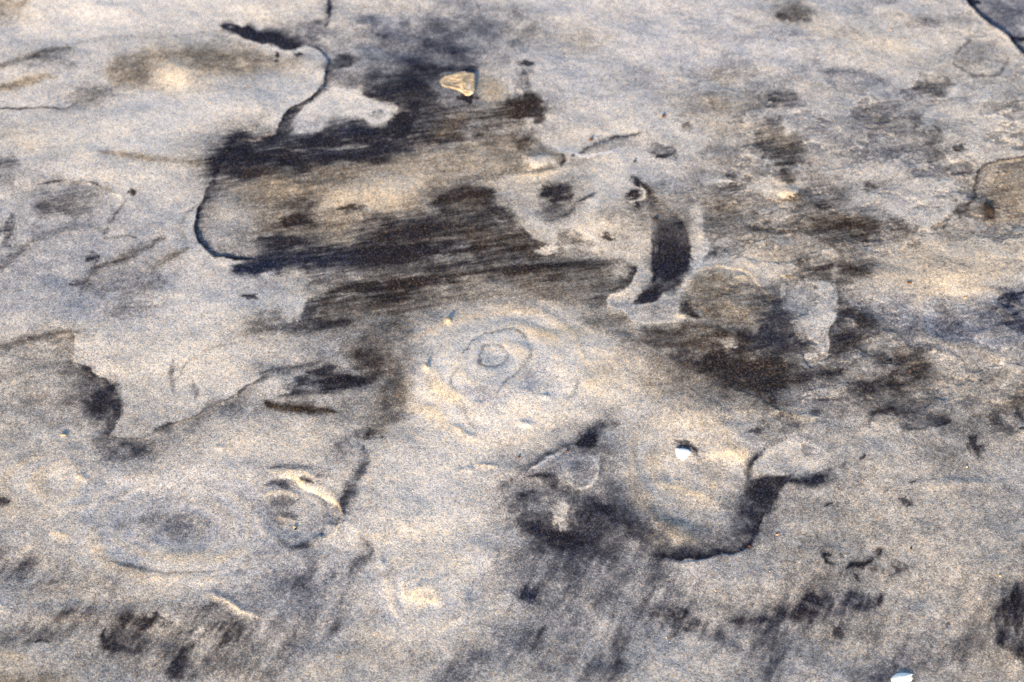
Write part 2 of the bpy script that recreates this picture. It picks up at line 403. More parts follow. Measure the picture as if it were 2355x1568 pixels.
# ---- left margin
L('88 424 135 414 167 420 212 418 228 430 242 437 268 446', 8, .55, -.2)
B(90, 420, 240, 470, .30, .9)
L('288 462 266 492 250 510 240 530 242 543 270 548 296 545 318 551 326 560', 10, .42, -.3)
B(84, 448, 202, 494, .42, .6, -.3); L('128 482 150 468 162 460', 12, .50)
B(292, 437, 313, 449, .62, .5)
B(6, 498, 36, 555, .50, .6); L('-20 625 0 610 25 588 55 566 78 546', 24, .46, -.3)
P('-30 385 60 395 105 412 60 430 -30 440', .36, 16)
L('75 546 140 520 200 515 250 525', 22, .32, -.3)
L('376 548 350 562 312 585 275 600 228 616 205 634 196 660', 18, .50, .1)
B(192, 578, 228, 608, .46); L('428 574 388 592 360 616 318 622', 18, .42, .3)
B(162, 640, 218, 666, .44); B(258, 690, 355, 732, .32, .8); B(330, 640, 380, 665, .36)
L('100 785 140 774 180 768', 20, .40, .5)
B(200, 600, 340, 700, .30, .9)
# ---- left: bay with the dark shore
P('-40 800 60 782 168 765 173 790 170 832 205 845 216 864 252 868 256 902 276 946 262 972 250 1002 200 990 100 960 -40 930', .34, 16, 0, patch=.5)
L('-20 810 25 795 62 785 110 776 168 768', 16, .50, .2)
E('168 766 174 784 171 812 168 838', 24, .52, 1, .4, taper=.5)
E('166 836 205 846 216 864 252 870 257 902 277 946 262 972 252 1002', 34, .74, 1, -.1, taper=.6)
B(205, 870, 275, 975, .60, .8, -.1)
E('244 1004 282 1010 322 1012 360 1000 400 975 452 958 500 928 545 905 600 868 660 850', 24, .64, 1, 0, taper=.5)
L('357 998 382 986 405 977', 14, .70); L('462 948 500 936 545 926', 24, .58, .1)
P('250 1012 360 1004 452 962 600 880 640 900 560 950 460 985 400 1030 320 1070 260 1050', .36, 24, 0, patch=.5)
B(250, 1015, 350, 1060, .42, .8, -.2)
L('400 820 392 850 398 905', 12, .38, -.3); L('440 870 455 900 450 920', 10, .32)
P('-30 905 40 900 60 960 20 1000 -30 990', .30, 20); B(-10, 1138, 24, 1158, .58)
# ---- dark tongue left of the mound
P('812 790 830 770 880 762 900 790 890 830 870 880 830 900 760 905 700 900 735 875 700 862 640 862 600 850 680 845 730 835 790 820', .55, 16, 0, patch=.7)
P('815 790 845 770 880 775 878 820 850 848 822 842 812 815', .84, 14, .2, patch=.4)
L('722 856 745 850 770 846', 14, .80, -.2); L('735 882 780 872 835 874', 20, .86, 0); L('740 900 790 890 830 884', 12, .75)
B(660, 866, 735, 900, .50, .7, -.3); L('600 858 650 850 720 838 790 818', 12, .52, -.2)
B(600, 868, 665, 905, .17, .6); B(775, 848, 815, 862, .35, .5)
L('640 912 700 905 780 905', 12, .55, 0)
L('608 924 650 938 702 940 770 950', 20, .80, .9, .4)
P('830 770 900 770 940 800 975 790 960 850 950 920 910 990 860 1012 820 1006 850 940 870 880', .52, 26, .3, patch=.3)
B(820, 990, 875, 1012, .52, .7, .3)
L('838 1030 838 1058 822 1090 812 1122 800 1146 788 1176', 24, .58, -.4, .6)
B(745, 1010, 840, 1070, .30, .8, -.3)
# ---- pale mounds in the middle
P('960 790 1010 735 1080 715 1200 708 1330 712 1420 740 1400 800 1480 830 1540 880 1600 930 1560 980 1440 960 1380 965 1330 990 1200 1010 1080 1010 1000 960 970 900', .05, 26, .1, patch=.2)
P('1200 760 1290 742 1360 750 1400 770 1330 790 1240 800', .06, 18, .8, patch=.2)
L('960 775 1020 742 1100 725 1200 716', 12, .10, .8); L('1100 735 1200 724 1320 730 1420 752', 14, .16, .3)
L('1108 815 1113 800 1130 794 1152 797 1166 808 1175 823 1160 842 1132 850 1110 853 1105 836 1108 815', 7, .30, -.2, .2, taper=0)
L('1062 832 1082 790 1122 766 1182 754 1216 780 1221 822 1192 868 1152 898 1140 930 1160 962', 7, .30, -.2, .3)
L('1060 850 1036 880 1046 932 1080 962 1102 1000', 9, .28, -.2)
B(1060, 880, 1180, 960, .24, .8, -.6); B(1190, 840, 1280, 930, .22, .8, -.4); L('1300 930 1330 900 1320 870', 10, .26, -.3)
B(970, 870, 1050, 970, .08, .8, .6); B(1330, 830, 1440, 900, .14, .8, .6)
L('560 800 640 775 700 790 800 770', 14, .26); L('395 900 420 840 480 800 560 790', 8, .28)
# ---- dark flank right of the mound
P('1440 770 1520 790 1600 780 1690 768 1765 790 1850 850 1830 900 1790 945 1720 942 1640 922 1580 892 1520 860 1545 832 1480 812', .68, 18, .2, patch=.4)
P('1540 838 1620 825 1720 820 1780 840 1800 890 1760 915 1680 905 1600 880', .78, 20, .2, patch=.6)
L('1450 790 1540 795 1640 790', 14, .62, .4); L('1600 812 1700 815 1760 800', 10, .70, .2)
P('1470 735 1500 745 1580 742 1640 752 1700 765 1765 780 1700 800 1560 790 1476 775', .68, 8, .4, patch=.4)
L('1690 772 1740 780 1790 784', 16, .80, 0)
P('1337 715 1400 712 1440 720 1458 745 1460 772 1400 775 1360 765 1330 740', .48, 14, .4, patch=.5)
B(1650, 788, 1697, 812, .22, .6); B(1612, 785, 1650, 797, .35, .6)
P('1440 830 1520 860 1580 892 1640 922 1700 945 1600 960 1520 930 1460 890', .30, 24, .5)
# ---- oval crest right of the scour
P('1150 348 1210 344 1270 346 1297 360 1294 378 1270 392 1220 402 1150 405', .42, 6, .5, patch=.3)
B(1200, 360, 1266, 388, .06, .4, .3); L('1286 352 1296 366 1284 384', 8, .58, .3)
B(1180, 304, 1220, 340, .62, .5); B(1187, 139, 1227, 151, .58, .5); B(1178, 215, 1243, 276, .70, .5, .3)
B(1180, 160, 1220, 212, .42, .8)
L('1310 357 1345 348 1362 333 1402 322 1442 315 1472 305', 11, .76, -.8, .3)
P('1312 360 1370 338 1440 325 1420 345 1360 372 1310 385', .36, 12, .3)
L('1270 335 1310 350 1360 362 1440 340', 9, .03, -.5)
P('1150 410 1210 402 1250 425 1240 460 1200 490 1170 465 1140 440', .12, 10, 0, patch=.2)
P('1240 425 1290 415 1340 425 1352 450 1330 480 1300 508 1260 510 1235 490 1255 465', .56, 12, 0, patch=.5)
B(1254, 424, 1314, 462, .80, .7, -.1, .4); L('1335 462 1355 452 1372 446', 10, .62, -.5); L('1285 495 1310 490 1325 478', 12, .66)
# ---- pale splash and black crescent
P('1180 470 1210 505 1260 520 1320 508 1380 480 1440 470 1500 440 1590 465 1612 487 1609 509 1614 537 1627 562 1617 592 1602 620 1577 645 1567 672 1557 687 1560 712 1580 732 1552 742 1509 736 1474 748 1468 775 1460 770 1457 742 1432 716 1410 710 1397 695 1402 680 1427 675 1447 662 1458 647 1466 617 1452 600 1400 592 1330 595 1290 560 1240 555 1200 520', .13, 6, .1, patch=.6)
P('1280 537 1300 533 1337 540 1340 552 1372 556 1366 564 1320 562 1284 556', .60, 5, .3, patch=.4)
B(1384, 536, 1416, 550, .62, .5, .5); B(1232, 562, 1280, 582, .05, .4)
P('1290 565 1340 562 1380 580 1330 592 1290 590', .42, 8, .2, patch=.7)
P('1400 480 1430 460 1450 440 1500 430 1560 455 1585 480 1600 520 1560 560 1500 560 1440 520 1400 510', .42, 18, .2, patch=.4)
P('1495 512 1525 486 1552 490 1577 512 1585 542 1592 567 1586 605 1566 642 1530 674 1500 700 1456 706 1450 697 1477 672 1498 652 1508 630 1502 605 1500 567 1494 535', .88, 7, 0, patch=.1)
P('1512 600 1550 575 1580 590 1566 632 1530 668 1496 696 1458 702 1476 682 1505 655', .96, 9, -.2, patch=.1)
L('1500 545 1500 590 1512 620 1500 650', 12, .94, -.2, .1)
B(1540, 575, 1585, 625, .95, .6, 0, .2)
P('1410 700 1440 690 1500 706 1545 680 1575 640 1590 600 1606 600 1580 650 1556 700 1552 718 1500 724 1440 716', .27, 9, -.6, patch=.3)
E('1596 470 1612 487 1609 509 1614 537 1627 562 1617 592 1602 620 1577 645 1567 672 1556 690', 10, 0, 1, -.2, 0, sharp=3)
L('1397 695 1402 681 1427 675 1447 662 1458 647 1465 620', 7, .03, .4, .2)
L('1395 700 1432 717 1455 728 1470 745 1500 742 1552 742', 5, .03, 0, .3)
P('1432 716 1470 700 1540 700 1556 720 1540 738 1490 735 1460 735', .24, 8, -.2, patch=.6)
B(1470, 500, 1500, 600, .24, .8, .2); B(1400, 600, 1455, 640, .2, .8)
B(1450, 412, 1480, 434, .78, .6, -.2, .2); L('1474 424 1494 440 1498 458 1488 470', 9, .62, .3, .1)
L('1460 432 1480 437 1488 450 1478 461 1446 468', 7, .06, .5, .1)
B(1440, 438, 1472, 458, .66, .6, 0, .2); B(1460, 470, 1478, 484, .86, .5); B(1490, 448, 1512, 480, .55, .6)
# ---- blocky grey patches right of the crescent
P('1606 445 1640 436 1700 436 1712 462 1706 520 1670 524 1658 552 1634 566 1616 545 1612 500', .42, 8, .2, patch=.6)
L('1640 432 1668 436 1695 432', 10, .58); B(1664, 400, 1704, 426, .52, .6); L('1620 420 1650 412 1690 416', 9, .05, 0)
B(1615, 570, 1665, 592, .38, .6, -.4); B(1785, 388, 1822, 428, .56, .6, .2)
L('1620 460 1660 466 1708 462', 8, .30); L('1616 490 1660 488 1706 492', 7, .55)
P('1577 642 1600 622 1630 604 1715 615 1752 655 1780 700 1765 745 1702 757 1640 748 1600 712 1575 690', .30, 8, .6, patch=.25)
P('1568 684 1584 688 1598 717 1622 742 1578 726 1553 717', .66, 5, .3, patch=.3)
L('1750 655 1770 690 1790 720 1830 750', 14, .42, .2)
B(1768, 208, 1836, 246, .44); B(1766, 326, 1836, 392, .50, .6); L('1735 330 1748 300 1760 270', 10, .30)
B(1750, 270, 1800, 330, .36, .6); B(1965, 262, 2042, 292, .38); B(2122, 298, 2168, 364, .32, .7); B(2188, 336, 2218, 358, .48)
B(1980, 330, 2080, 370, .32, .7, -.5); B(2080, 250, 2120, 280, .3)
B(1502, 348, 1556, 363, .60, .5, -.3); B(1488, 334, 1546, 352, .34); B(1563, 286, 1592, 306, .38)
B(1380, 140, 1500, 220, .26, .8); B(1290, 60, 1400, 130, .28, .9, .2); B(1560, 200, 1720, 260, .28, .8, .3); B(1620, 160, 1700, 200, .26, .8, .4)
B(1784, -10, 1872, 48, .38, .5, .1)
L('1560 70 1640 88 1740 90 1800 75', 18, .24, -.6); L('1660 30 1740 60 1840 80 1880 110 1870 150', 22, .24, -.6)
L('1875 162 1940 162 2003 170 2040 187 2078 207 2110 232', 12, .36, -.8)
B(2106, 168, 2180, 214, .48, .5, .1); L('2112 214 2140 226 2190 218 2200 195', 9, .06)
B(2200, 85, 2300, 170, .26, .8); L('2192 140 2230 168 2270 178 2302 166 2316 130', 9, .34); L('2195 140 2205 105 2240 85', 9, .30)
B(2040, 20, 2200, 60, .26, .8, -.2)
E('2218 -8 2226 6 2242 16 2256 32 2280 52 2304 68 2322 80 2338 104 2360 124 2400 150', 14, .88, -1, -.7, sharp=3, taper=.2)  # shadow line of the scarp, painted dark
P('2226 -20 2245 15 2282 50 2325 80 2400 84 2400 -30', .40, 8, -.8, patch=.3)
L('2320 80 2340 82 2400 84', 7, .75, -.5); B(2222, -8, 2250, 8, .9, .5); P('2330 88 2400 86 2400 145 2350 118', .3, 6, -.5)
L('2218 2 2236 22 2260 46 2290 68 2316 86 2334 116 2352 130', 9, .02, .7, .1)
E('2240 440 2240 417 2248 392 2266 379 2290 372 2316 367 2400 358', 9, .86, 1, -.3, sharp=3, taper=.2)  # slab edge's shadow painted as a dark line
P('2244 440 2250 395 2290 375 2400 364 2400 500 2300 520 2240 500', .24, 10, .6, patch=.2)
L('2240 436 2244 450 2234 464 2205 482 2170 530', 8, .55, .1)
L('2180 378 2220 374 2240 385', 9, .04, .5); B(2185, 380, 2235, 412, .34)
P('2253 500 2262 472 2276 458 2288 478 2290 504 2270 510', .78, 9, .4, patch=.2); B(2200, 466, 2242, 504, .46)
P('1858 500 1890 488 1960 492 2016 500 2012 545 1960 562 1942 580 1930 560 1900 545 1878 530', .48, 10, .3, patch=.5)
E('1860 515 1900 540 1938 556 1940 580', 14, .55, -1); L('1875 465 1905 480 1930 478', 10, .38)
B(2046, 502, 2102, 560, .42, .7, .3); L('2140 530 2165 520 2180 505', 8, .42, .5)
B(1914, 584, 2008, 642, .52, .6, .2); B(1842, 588, 1908, 642, .44, .6); B(1764, 648, 1818, 692, .36); B(1812, 680, 1862, 698, .48)
B(1978, 420, 2020, 438, .38, .5, .5); B(2074, 434, 2092, 449, .58, .5); B(2040, 430, 2140, 460, .28, .8); B(1884, 460, 1930, 482, .38)
B(1778, 425, 1842, 462, .10, .5, .9); L('1780 458 1810 462 1838 456', 8, .42)
B(1700, 590, 1830, 640, .12, .8, .7)
P('2010 590 2080 560 2200 550 2320 580 2354 620 2300 660 2200 690 2080 690 2020 660', .12, 26, .6, patch=.2)
P('2400 645 2354 662 2300 682 2240 702 2180 722 2110 738 2080 756 2140 790 2240 800 2400 805', .38, 16, -.8, patch=.4)
L('2400 655 2340 676 2290 690', 24, .54, -.9); L('2340 720 2300 745 2270 770', 20, .46, -.5)
L('2184 758 2192 747 2206 747 2213 758 2206 770 2191 770 2184 758', 5, .50, -.5, .1, taper=0)
L('1935 640 1945 690 1990 720 2040 750 2080 775 2140 790', 12, .10, 0)
E('1932 692 1930 720 1950 740', 22, .62, -1); P('1932 694 1960 705 1992 718 2014 740 2010 762 1980 764 1955 735 1932 726', .62, 8, .1, patch=.4)
P('1765 716 1800 722 1822 745 1844 760 1842 790 1780 800 1740 780', .66, 8, 0, patch=.4)
P('1905 790 1912 770 1935 762 1962 775 1985 800 1975 832 1935 840 1945 860 1925 872 1862 872 1860 850 1895 838 1906 815', .68, 8, .1, patch=.4)
P('1842 760 1860 745 1900 750 1906 790 1904 815 1888 845 1862 848 1845 830 1838 800', .12, 6, .1, patch=.2)
B(1764, 872, 1806, 902, .72); B(1762, 914, 1794, 942, .66); B(1784, 860, 1870, 884, .60); L('1790 850 1830 842 1860 850', 9, .55)
P('1985 792 2040 788 2100 792 2142 820 2140 858 2100 880 2060 878 2050 860 2060 830 2035 808', .54, 14, .1, patch=.4)
P('1920 876 2000 880 2060 862 2140 862 2150 900 2120 945 2040 950 1990 940 1930 910', .48, 16, .2, patch=.5)
P('1930 830 1960 814 2010 808 2045 812 2058 834 2046 858 2000 880 1950 882 1925 868', .22, 7, -.1, patch=.3)
L('2056 836 2060 850 2040 866', 12, .70); L('1940 884 1990 890 2030 876', 10, .62)
L('2030 952 2040 942 2055 940 2066 954', 12, .82); L('1998 980 2000 962 2012 950 2035 944', 14, .78)
P('2068 940 2110 925 2160 935 2194 955 2192 972 2140 981 2100 990 2070 988', .48, 14, -.1, patch=.4)
E('2068 972 2074 987 2102 990 2140 981 2194 968', 14, .80, -1, -.3)
B(1800, 890, 1930, 930, .22, .8, -.3); L('1855 948 1880 950 1880 958', 10, .62); L('1928 950 1955 948', 10, .55); L('1850 925 1960 918', 8, .40)
B(2274, 926, 2318, 976, .60, .6, .2); B(2284, 966, 2340, 1000, .50); P('2400 890 2354 898 2334 914 2344 932 2400 940', .78, 8, .6); B(2330, 925, 2354, 965, .45)
B(2224, 1008, 2258, 1048, .60, .6); B(2232, 953, 2260, 966, .5, .5, .4); B(2140, 1010, 2230, 1080, .32, .9)
L('1765 953 1810 954 1868 966', 9, .06, .9, .1)  # sunlit gold painted along the low crest
P('2130 860 2200 830 2290 840 2354 880 2300 920 2200 930 2150 910', .26, 26, .2)
# ---- spade-shaped lobe
P('1370 1010 1400 1000 1420 1060 1460 1150 1520 1230 1480 1260 1420 1200 1380 1120', .50, 20, -.1, patch=.4)
P('1150 1120 1177 1110 1240 1118 1320 1140 1380 1110 1400 1060 1420 1120 1470 1170 1500 1230 1540 1270 1440 1300 1340 1290 1250 1280 1190 1300 1200 1240 1210 1190 1160 1160', .58, 22, -.3, patch=.5)
P('1318 1030 1336 988 1372 964 1424 964 1402 1000 1388 1040 1370 1050 1348 1044', .62, 16, -.2, patch=.4)
P('1321 1030 1330 1014 1350 1008 1376 1000 1374 1030 1352 1044', .92, 8, -.2, patch=.3)
E('1322 1022 1282 1039 1250 1056 1208 1080', 9, .68, 1, -.2, sharp=3)
P('1207 1095 1240 1062 1290 1044 1340 1046 1372 1064 1378 1090 1366 1118 1340 1128 1312 1122 1292 1104 1250 1098', .33, 7, -.4, patch=.3)
B(1310, 1070, 1365, 1115, .44, .7); L('1300 1110 1320 1124 1342 1128 1364 1116 1376 1092 1368 1064 1345 1050', 7, .05, .2, .1)
L('1208 1092 1240 1068 1290 1048', 8, .12, -.2, .1)
P('1240 1106 1262 1098 1296 1102 1304 1118 1330 1130 1345 1136 1300 1140 1260 1130', .86, 7, -.1, patch=.3)
L('1210 1102 1232 1101 1256 1103', 7, .66); L('1377 1050 1381 1075 1376 1100', 8, .62)
L('1140 1130 1160 1115 1185 1100', 18, .52)
P('1262 1222 1290 1218 1340 1230 1370 1250 1330 1262 1280 1250', .88, 9, 0, patch=.4); L('1200 1210 1240 1225 1290 1226', 12, .70)
B(1268, 1150, 1322, 1205, .20, .6, .2, .4); B(1180, 1165, 1240, 1225, .56, .7); B(1320, 1150, 1400, 1210, .58, .8)
# ---- round scour with the white shell
P('1470 960 1560 940 1650 950 1720 980 1735 1030 1700 1080 1690 1130 1640 1200 1600 1230 1540 1210 1480 1160 1440 1080 1430 1000', .16, 26, .2, patch=.3)
B(1552, 1008, 1594, 1028, .40, .6, -.2, .2); L('1588 1020 1604 1028 1612 1045', 9, .46)  # dark sand with the white shell's cast shadow painted in
B(1625, 1030, 1710, 1056, .05, .8, .9); L('1525 1108 1570 1122 1620 1142 1650 1155', 14, .05, .9, .1); B(1600, 1040, 1650, 1090, .28, .7, -.2)  # sun-warmed gold painted on the scour's lit slope
P('1480 1180 1530 1195 1600 1230 1620 1240 1570 1255 1520 1240', .05, 12, .8, patch=.1)
E('1448 1150 1482 1205 1510 1245 1540 1268', 30, .50, -1, .2)
E('1490 1270 1514 1276 1537 1276 1562 1282 1577 1276 1617 1284 1652 1268 1702 1270 1724 1258 1733 1236 1752 1194 1768 1170 1782 1130 1812 1102', 32, .80, -1, -.2, sharp=3, taper=.3)
E('1500 1272 1537 1276 1562 1282 1577 1276 1617 1284 1652 1268 1702 1270 1724 1258 1734 1236', 10, .96, -1, -.2, sharp=3)
P('1650 1250 1690 1190 1705 1140 1735 1110 1770 1100 1765 1170 1740 1220 1720 1255', .62, 12, -.2, patch=.4)
P('1745 1045 1790 1020 1860 1010 1900 1040 1890 1075 1830 1090 1780 1100 1735 1105 1725 1080', .12, 7, .1, patch=.2); B(1840, 1010, 1880, 1060, .30, .7, -.3)
P('1840 1094 1866 1080 1904 1074 1900 1090 1860 1102', .40, 8, -.5)
P('1850 1114 1864 1094 1890 1086 1912 1080 1908 1102 1886 1122 1864 1125', .96, 5, -.1, patch=.1); L('1808 1110 1830 1108 1858 1108', 12, .60, -.3)
L('1756 1030 1732 1050 1716 1082 1712 1112', 12, .70, -.1, .2)
P('1724 1108 1740 1096 1770 1090 1810 1100 1790 1130 1776 1180 1756 1190 1730 1150', .78, 9, -.1, patch=.3)
P('1706 1120 1720 1100 1745 1110 1730 1160 1700 1170', .62, 9)
B(1924, 1058, 1948, 1088, .58); L('1976 1058 1983 1053 1988 1046', 7, .85); L('2090 1108 2098 1106 2104 1104', 7, .78); B(2070, 1142, 2092, 1162, .70, .6)
L('1892 1166 1902 1160 1910 1154', 8, .75); B(1925, 1080, 1945, 1100, .4)
B(1712, 984, 1750, 1000, .55, .6); L('1700 975 1760 968 1830 972 1850 980', 12, .32, -.2)
# ---- lower right drifts
P('1180 1290 1340 1290 1500 1290 1560 1330 1540 1400 1440 1440 1300 1420 1200 1400', .44, 30, -.3, patch=.6)
B(1192, 1340, 1240, 1392, .60, .7, -.6); B(1345, 1336, 1382, 1392, .48, .7, .3); P('1482 1390 1500 1350 1530 1332 1545 1345 1520 1370 1500 1400', .54, 12, -.3, patch=.6)
B(1520, 1398, 1610, 1455, .52, .8, -.2); L('1568 1450 1590 1440 1604 1420', 14, .60)
P('1600 1450 1640 1432 1700 1425 1770 1416 1790 1370 1800 1340 1815 1320 1830 1314 1826 1345 1830 1365 1860 1355 1890 1365 1920 1340 1960 1360 1980 1390 1950 1410 1900 1420 1870 1440 1830 1450 1840 1480 1820 1510 1780 1520 1760 1490 1700 1480 1630 1480', .54, 16, -.2, patch=.8)
P('1796 1412 1820 1396 1860 1402 1885 1410 1850 1422 1810 1424', .90, 9, .1, patch=.5); B(1850, 1370, 1896, 1392, .68, .7); L('1680 1432 1730 1428 1770 1426', 16, .66, -.2)
L('1810 1340 1815 1326 1832 1314', 12, .60); L('1890 1345 1905 1330 1908 1322', 12, .52); B(1900, 1360, 1990, 1410, .5, .8, -.4)
L('1942 1310 1965 1298 1990 1296 2010 1280 2026 1268', 12, .80, 0); P('1975 1298 1998 1292 1996 1304 1972 1308', .96, 4); L('1996 1312 2014 1314 2030 1308', 14, .62); L('2004 1270 2026 1264', 10, .64); B(2046, 1294, 2082, 1326, .60, .7)
L('1908 1276 1894 1286 1900 1298 1916 1302', 8, .62); B(1925, 1274, 1938, 1286, .62); B(2014, 1364, 2034, 1396, .46, .7, 0, .5); L('1965 1320 1975 1340', 9, .52)
B(1916, 1444, 1944, 1472, .56, .7); P('1765 1500 1800 1480 1835 1490 1820 1520 1775 1560 1760 1600 1740 1560', .54, 14, -.4, patch=.5)
P('1415 1492 1424 1462 1445 1450 1440 1478 1436 1510 1428 1560 1400 1590 1380 1560 1398 1520', .60, 14, -.2, patch=.6)
P('1230 1510 1290 1505 1380 1520 1420 1560 1360 1600 1230 1550', .44, 22, -.1, patch=.7); P('1177 1430 1210 1440 1240 1460 1230 1500 1190 1540 1150 1520 1155 1460', .48, 20, -.4, patch=.7)
L('1225 1500 1234 1470 1250 1440', 14, .50)
P('1060 1526 1075 1500 1120 1492 1150 1470 1180 1450 1170 1500 1130 1520 1100 1545 1030 1590 980 1590 1010 1545', .50, 18, -.4, patch=.6)
P('2178 1508 2184 1470 2195 1440 2208 1450 2208 1490 2200 1510', .76, 9, -.2, patch=.4); P('2138 1520 2142 1475 2155 1455 2162 1480 2152 1520', .54, 10, -.2); L('2140 1488 2180 1486', 14, .42)
P('2050 1540 2062 1500 2090 1465 2110 1475 2096 1520 2075 1545', .66, 12, -.4, patch=.4); P('1960 1575 1985 1535 2040 1520 2060 1545 2040 1580', .48, 16, -.3, patch=.5)
B(2080, 1430, 2200, 1470, .30, .9)
P('2268 1450 2280 1400 2292 1350 2330 1345 2400 1335 2400 1560 2345 1520 2300 1490', .62, 16, -.1, patch=.6)
L('2335 1345 2332 1400 2338 1450', 16, .80); L('2305 1380 2290 1440 2300 1475 2330 1500', 16, .70); P('2318 1488 2340 1470 2365 1490 2370 1530 2340 1520', .85, 9)
# ---- lower left
P('-40 1250 40 1258 95 1290 85 1320 30 1330 -40 1335', .56, 20, 0, patch=.5); L('62 1356 95 1344 128 1335', 14, .50)
B(60, 1340, 180, 1390, .28, .8, .2)
P('120 1420 170 1402 260 1395 330 1405 390 1400 470 1400 560 1420 560 1470 600 1490 640 1480 640 1540 560 1560 470 1540 400 1500 330 1490 260 1490 225 1470 235 1440 190 1430', .46, 18, .1, patch=.7)
L('240 1440 228 1455 236 1475 250 1488', 10, .68); P('240 1478 262 1475 310 1478 320 1490 280 1498 246 1492', .74, 8, 0); B(312, 1416, 378, 1442, .76, .7); L('270 1420 300 1425 320 1440', 14, .56)
B(460, 1390, 500, 1410, .52); B(370, 1490, 440, 1560, .55, .8, -.1); B(480, 1425, 560, 1475, .52, .8)
P('-40 1430 60 1436 137 1440 130 1468 95 1480 40 1490 -40 1495', .46, 12, .1, patch=.5); L('84 1478 96 1472 110 1478', 9, .7)
P('-40 1545 60 1545 160 1552 200 1600 -40 1600', .42, 16, .8); L('-30 1515 30 1512 60 1520', 20, .14, .9)
L('125 1426 150 1410 175 1402', 12, .52)
# ---- shell pit and the oval ghost beside it
L('610 1194 638 1230 647 1252 690 1264 720 1256 744 1236', 10, .46, -.3); L('742 1232 738 1218 745 1208', 9, .44, -.2)
L('612 1080 665 1072 770 1080', 12, .42, -.5); L('688 1100 710 1100 722 1106', 9, .62, -.2); L('728 1094 750 1094 772 1098', 11, .48, -.4)  # blue shade painted on pit slopes that face away from the sun
B(615, 1106, 676, 1124, .44, .6, -.7); B(600, 1142, 680, 1165, .40, .7, -.3); L('645 1178 665 1186 675 1192', 13, .56, 0)  # more slope shade painted between the arcs
P('776 1146 792 1138 796 1160 786 1186 780 1170', .66, 7); L('775 1186 785 1210 780 1222', 12, .50)
L('598 1150 640 1200 660 1230', 14, .30)
L('818 1222 840 1250 856 1268', 14, .54, -.3); L('850 1268 815 1290 805 1320', 18, .50, -.4)
P('725 1280 745 1310 720 1345 695 1370 680 1405 650 1430 625 1455 590 1490 580 1460 620 1420 650 1370 680 1320', .46, 20, -.5, patch=.5)
P('770 1330 812 1320 808 1370 795 1410 785 1450 745 1465 700 1480 640 1500 588 1510 560 1500 640 1470 730 1430 765 1390', .46, 18, -.2, patch=.6); P('738 1458 745 1430 770 1415 786 1420 775 1450', .70, 10, -.2)
P('588 1510 650 1520 640 1580 560 1590 540 1540', .44, 18, .2, patch=.6)
B(290, 1180, 500, 1240, .30, .9, -.4); L('180 1270 250 1292 325 1316 400 1330 500 1332 600 1325', 8, .14, .8); L('250 1288 330 1310 420 1318 500 1316', 8, .34, .2)
B(560, 1245, 640, 1300, .28, .9, -.3)
L('320 1270 420 1285 520 1280 590 1260', 26, .10, .8)
B(938, 1336, 1004, 1390, .06, .8, .9); B(880, 1180, 1060, 1320, .15, .9, .1)
L('1900 60 1990 100 2100 110', 24, .12, .3)

# ---- lobes of pale wash over grey at right
P('1700 545 1740 528 1790 540 1840 530 1880 548 1900 565 1930 580 1938 604 1915 622 1880 618 1840 640 1800 632 1750 640 1715 610 1690 580', .10, 6, .3, patch=.5)
P('1800 640 1850 650 1900 640 1925 670 1930 700 1922 740 1905 760 1900 800 1888 840 1858 848 1842 815 1845 780 1820 745 1790 700', .12, 6, -.1, patch=.4)
E('1706 530 1740 526 1790 538 1840 528 1884 548 1905 565 1934 580 1940 606', 22, .46, -1, .2); E('1925 640 1932 690 1926 740 1908 762 1906 812 1890 846', 20, .58, -1, -.1)
B(1728, 712, 1850, 806, .56, .7, -.3, .4); B(1726, 296, 1830, 368, .44, .7, .2, .6); B(1892, 492, 2012, 550, .50, .7, .3, .6)
B(1832, 584, 1905, 646, .44, .7, .2); B(1912, 582, 2002, 640, .50, .7, .2); B(2030, 785, 2146, 895, .46, .8, .2); L('1775 850 1830 862 1890 862 1940 850', 20, .64, 0); L('1940 892 2000 905 2060 890 2120 870', 26, .56, .1)
P('2010 690 2060 700 2140 735 2250 745 2240 765 2130 770 2050 740', .30, 14, -1.0, patch=.3)
B(1640, 420, 1700, 440, .5, .6); B(1545, 440, 1600, 470, .36, .8); B(1690, 655, 1760, 700, .42, .8, .3); B(1600, 655, 1690, 740, .34, .9, .6)
B(1840, 392, 1900, 420, .3, .8); B(1900, 430, 1960, 470, .34, .8); B(1720, 372, 1770, 410, .34, .7); B(1620, 330, 1720, 380, .28, .8)
# ---- sunlit gold painted on crests and lips of the pit
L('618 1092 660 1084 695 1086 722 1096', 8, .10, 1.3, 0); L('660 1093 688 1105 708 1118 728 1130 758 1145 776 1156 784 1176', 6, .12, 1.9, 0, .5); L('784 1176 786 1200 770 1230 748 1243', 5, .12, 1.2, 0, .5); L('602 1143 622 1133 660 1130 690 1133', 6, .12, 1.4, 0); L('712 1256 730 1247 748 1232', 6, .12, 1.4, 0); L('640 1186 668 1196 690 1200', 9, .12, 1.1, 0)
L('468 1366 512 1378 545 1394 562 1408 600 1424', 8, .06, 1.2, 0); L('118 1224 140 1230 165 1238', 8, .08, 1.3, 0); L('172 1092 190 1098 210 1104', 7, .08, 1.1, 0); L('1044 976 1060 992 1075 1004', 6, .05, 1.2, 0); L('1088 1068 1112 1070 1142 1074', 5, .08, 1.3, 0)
L('1180 406 1230 403 1275 393', 7, .08, 1.6, 0); L('1770 957 1810 957 1866 969', 8, .08, 1.2, 0); L('1685 636 1722 634', 7, .1, 1.6, 0); L('1795 632 1840 638', 7, .1, 1.6, 0); L('1548 724 1580 730', 5, .1, 1.6, 0)
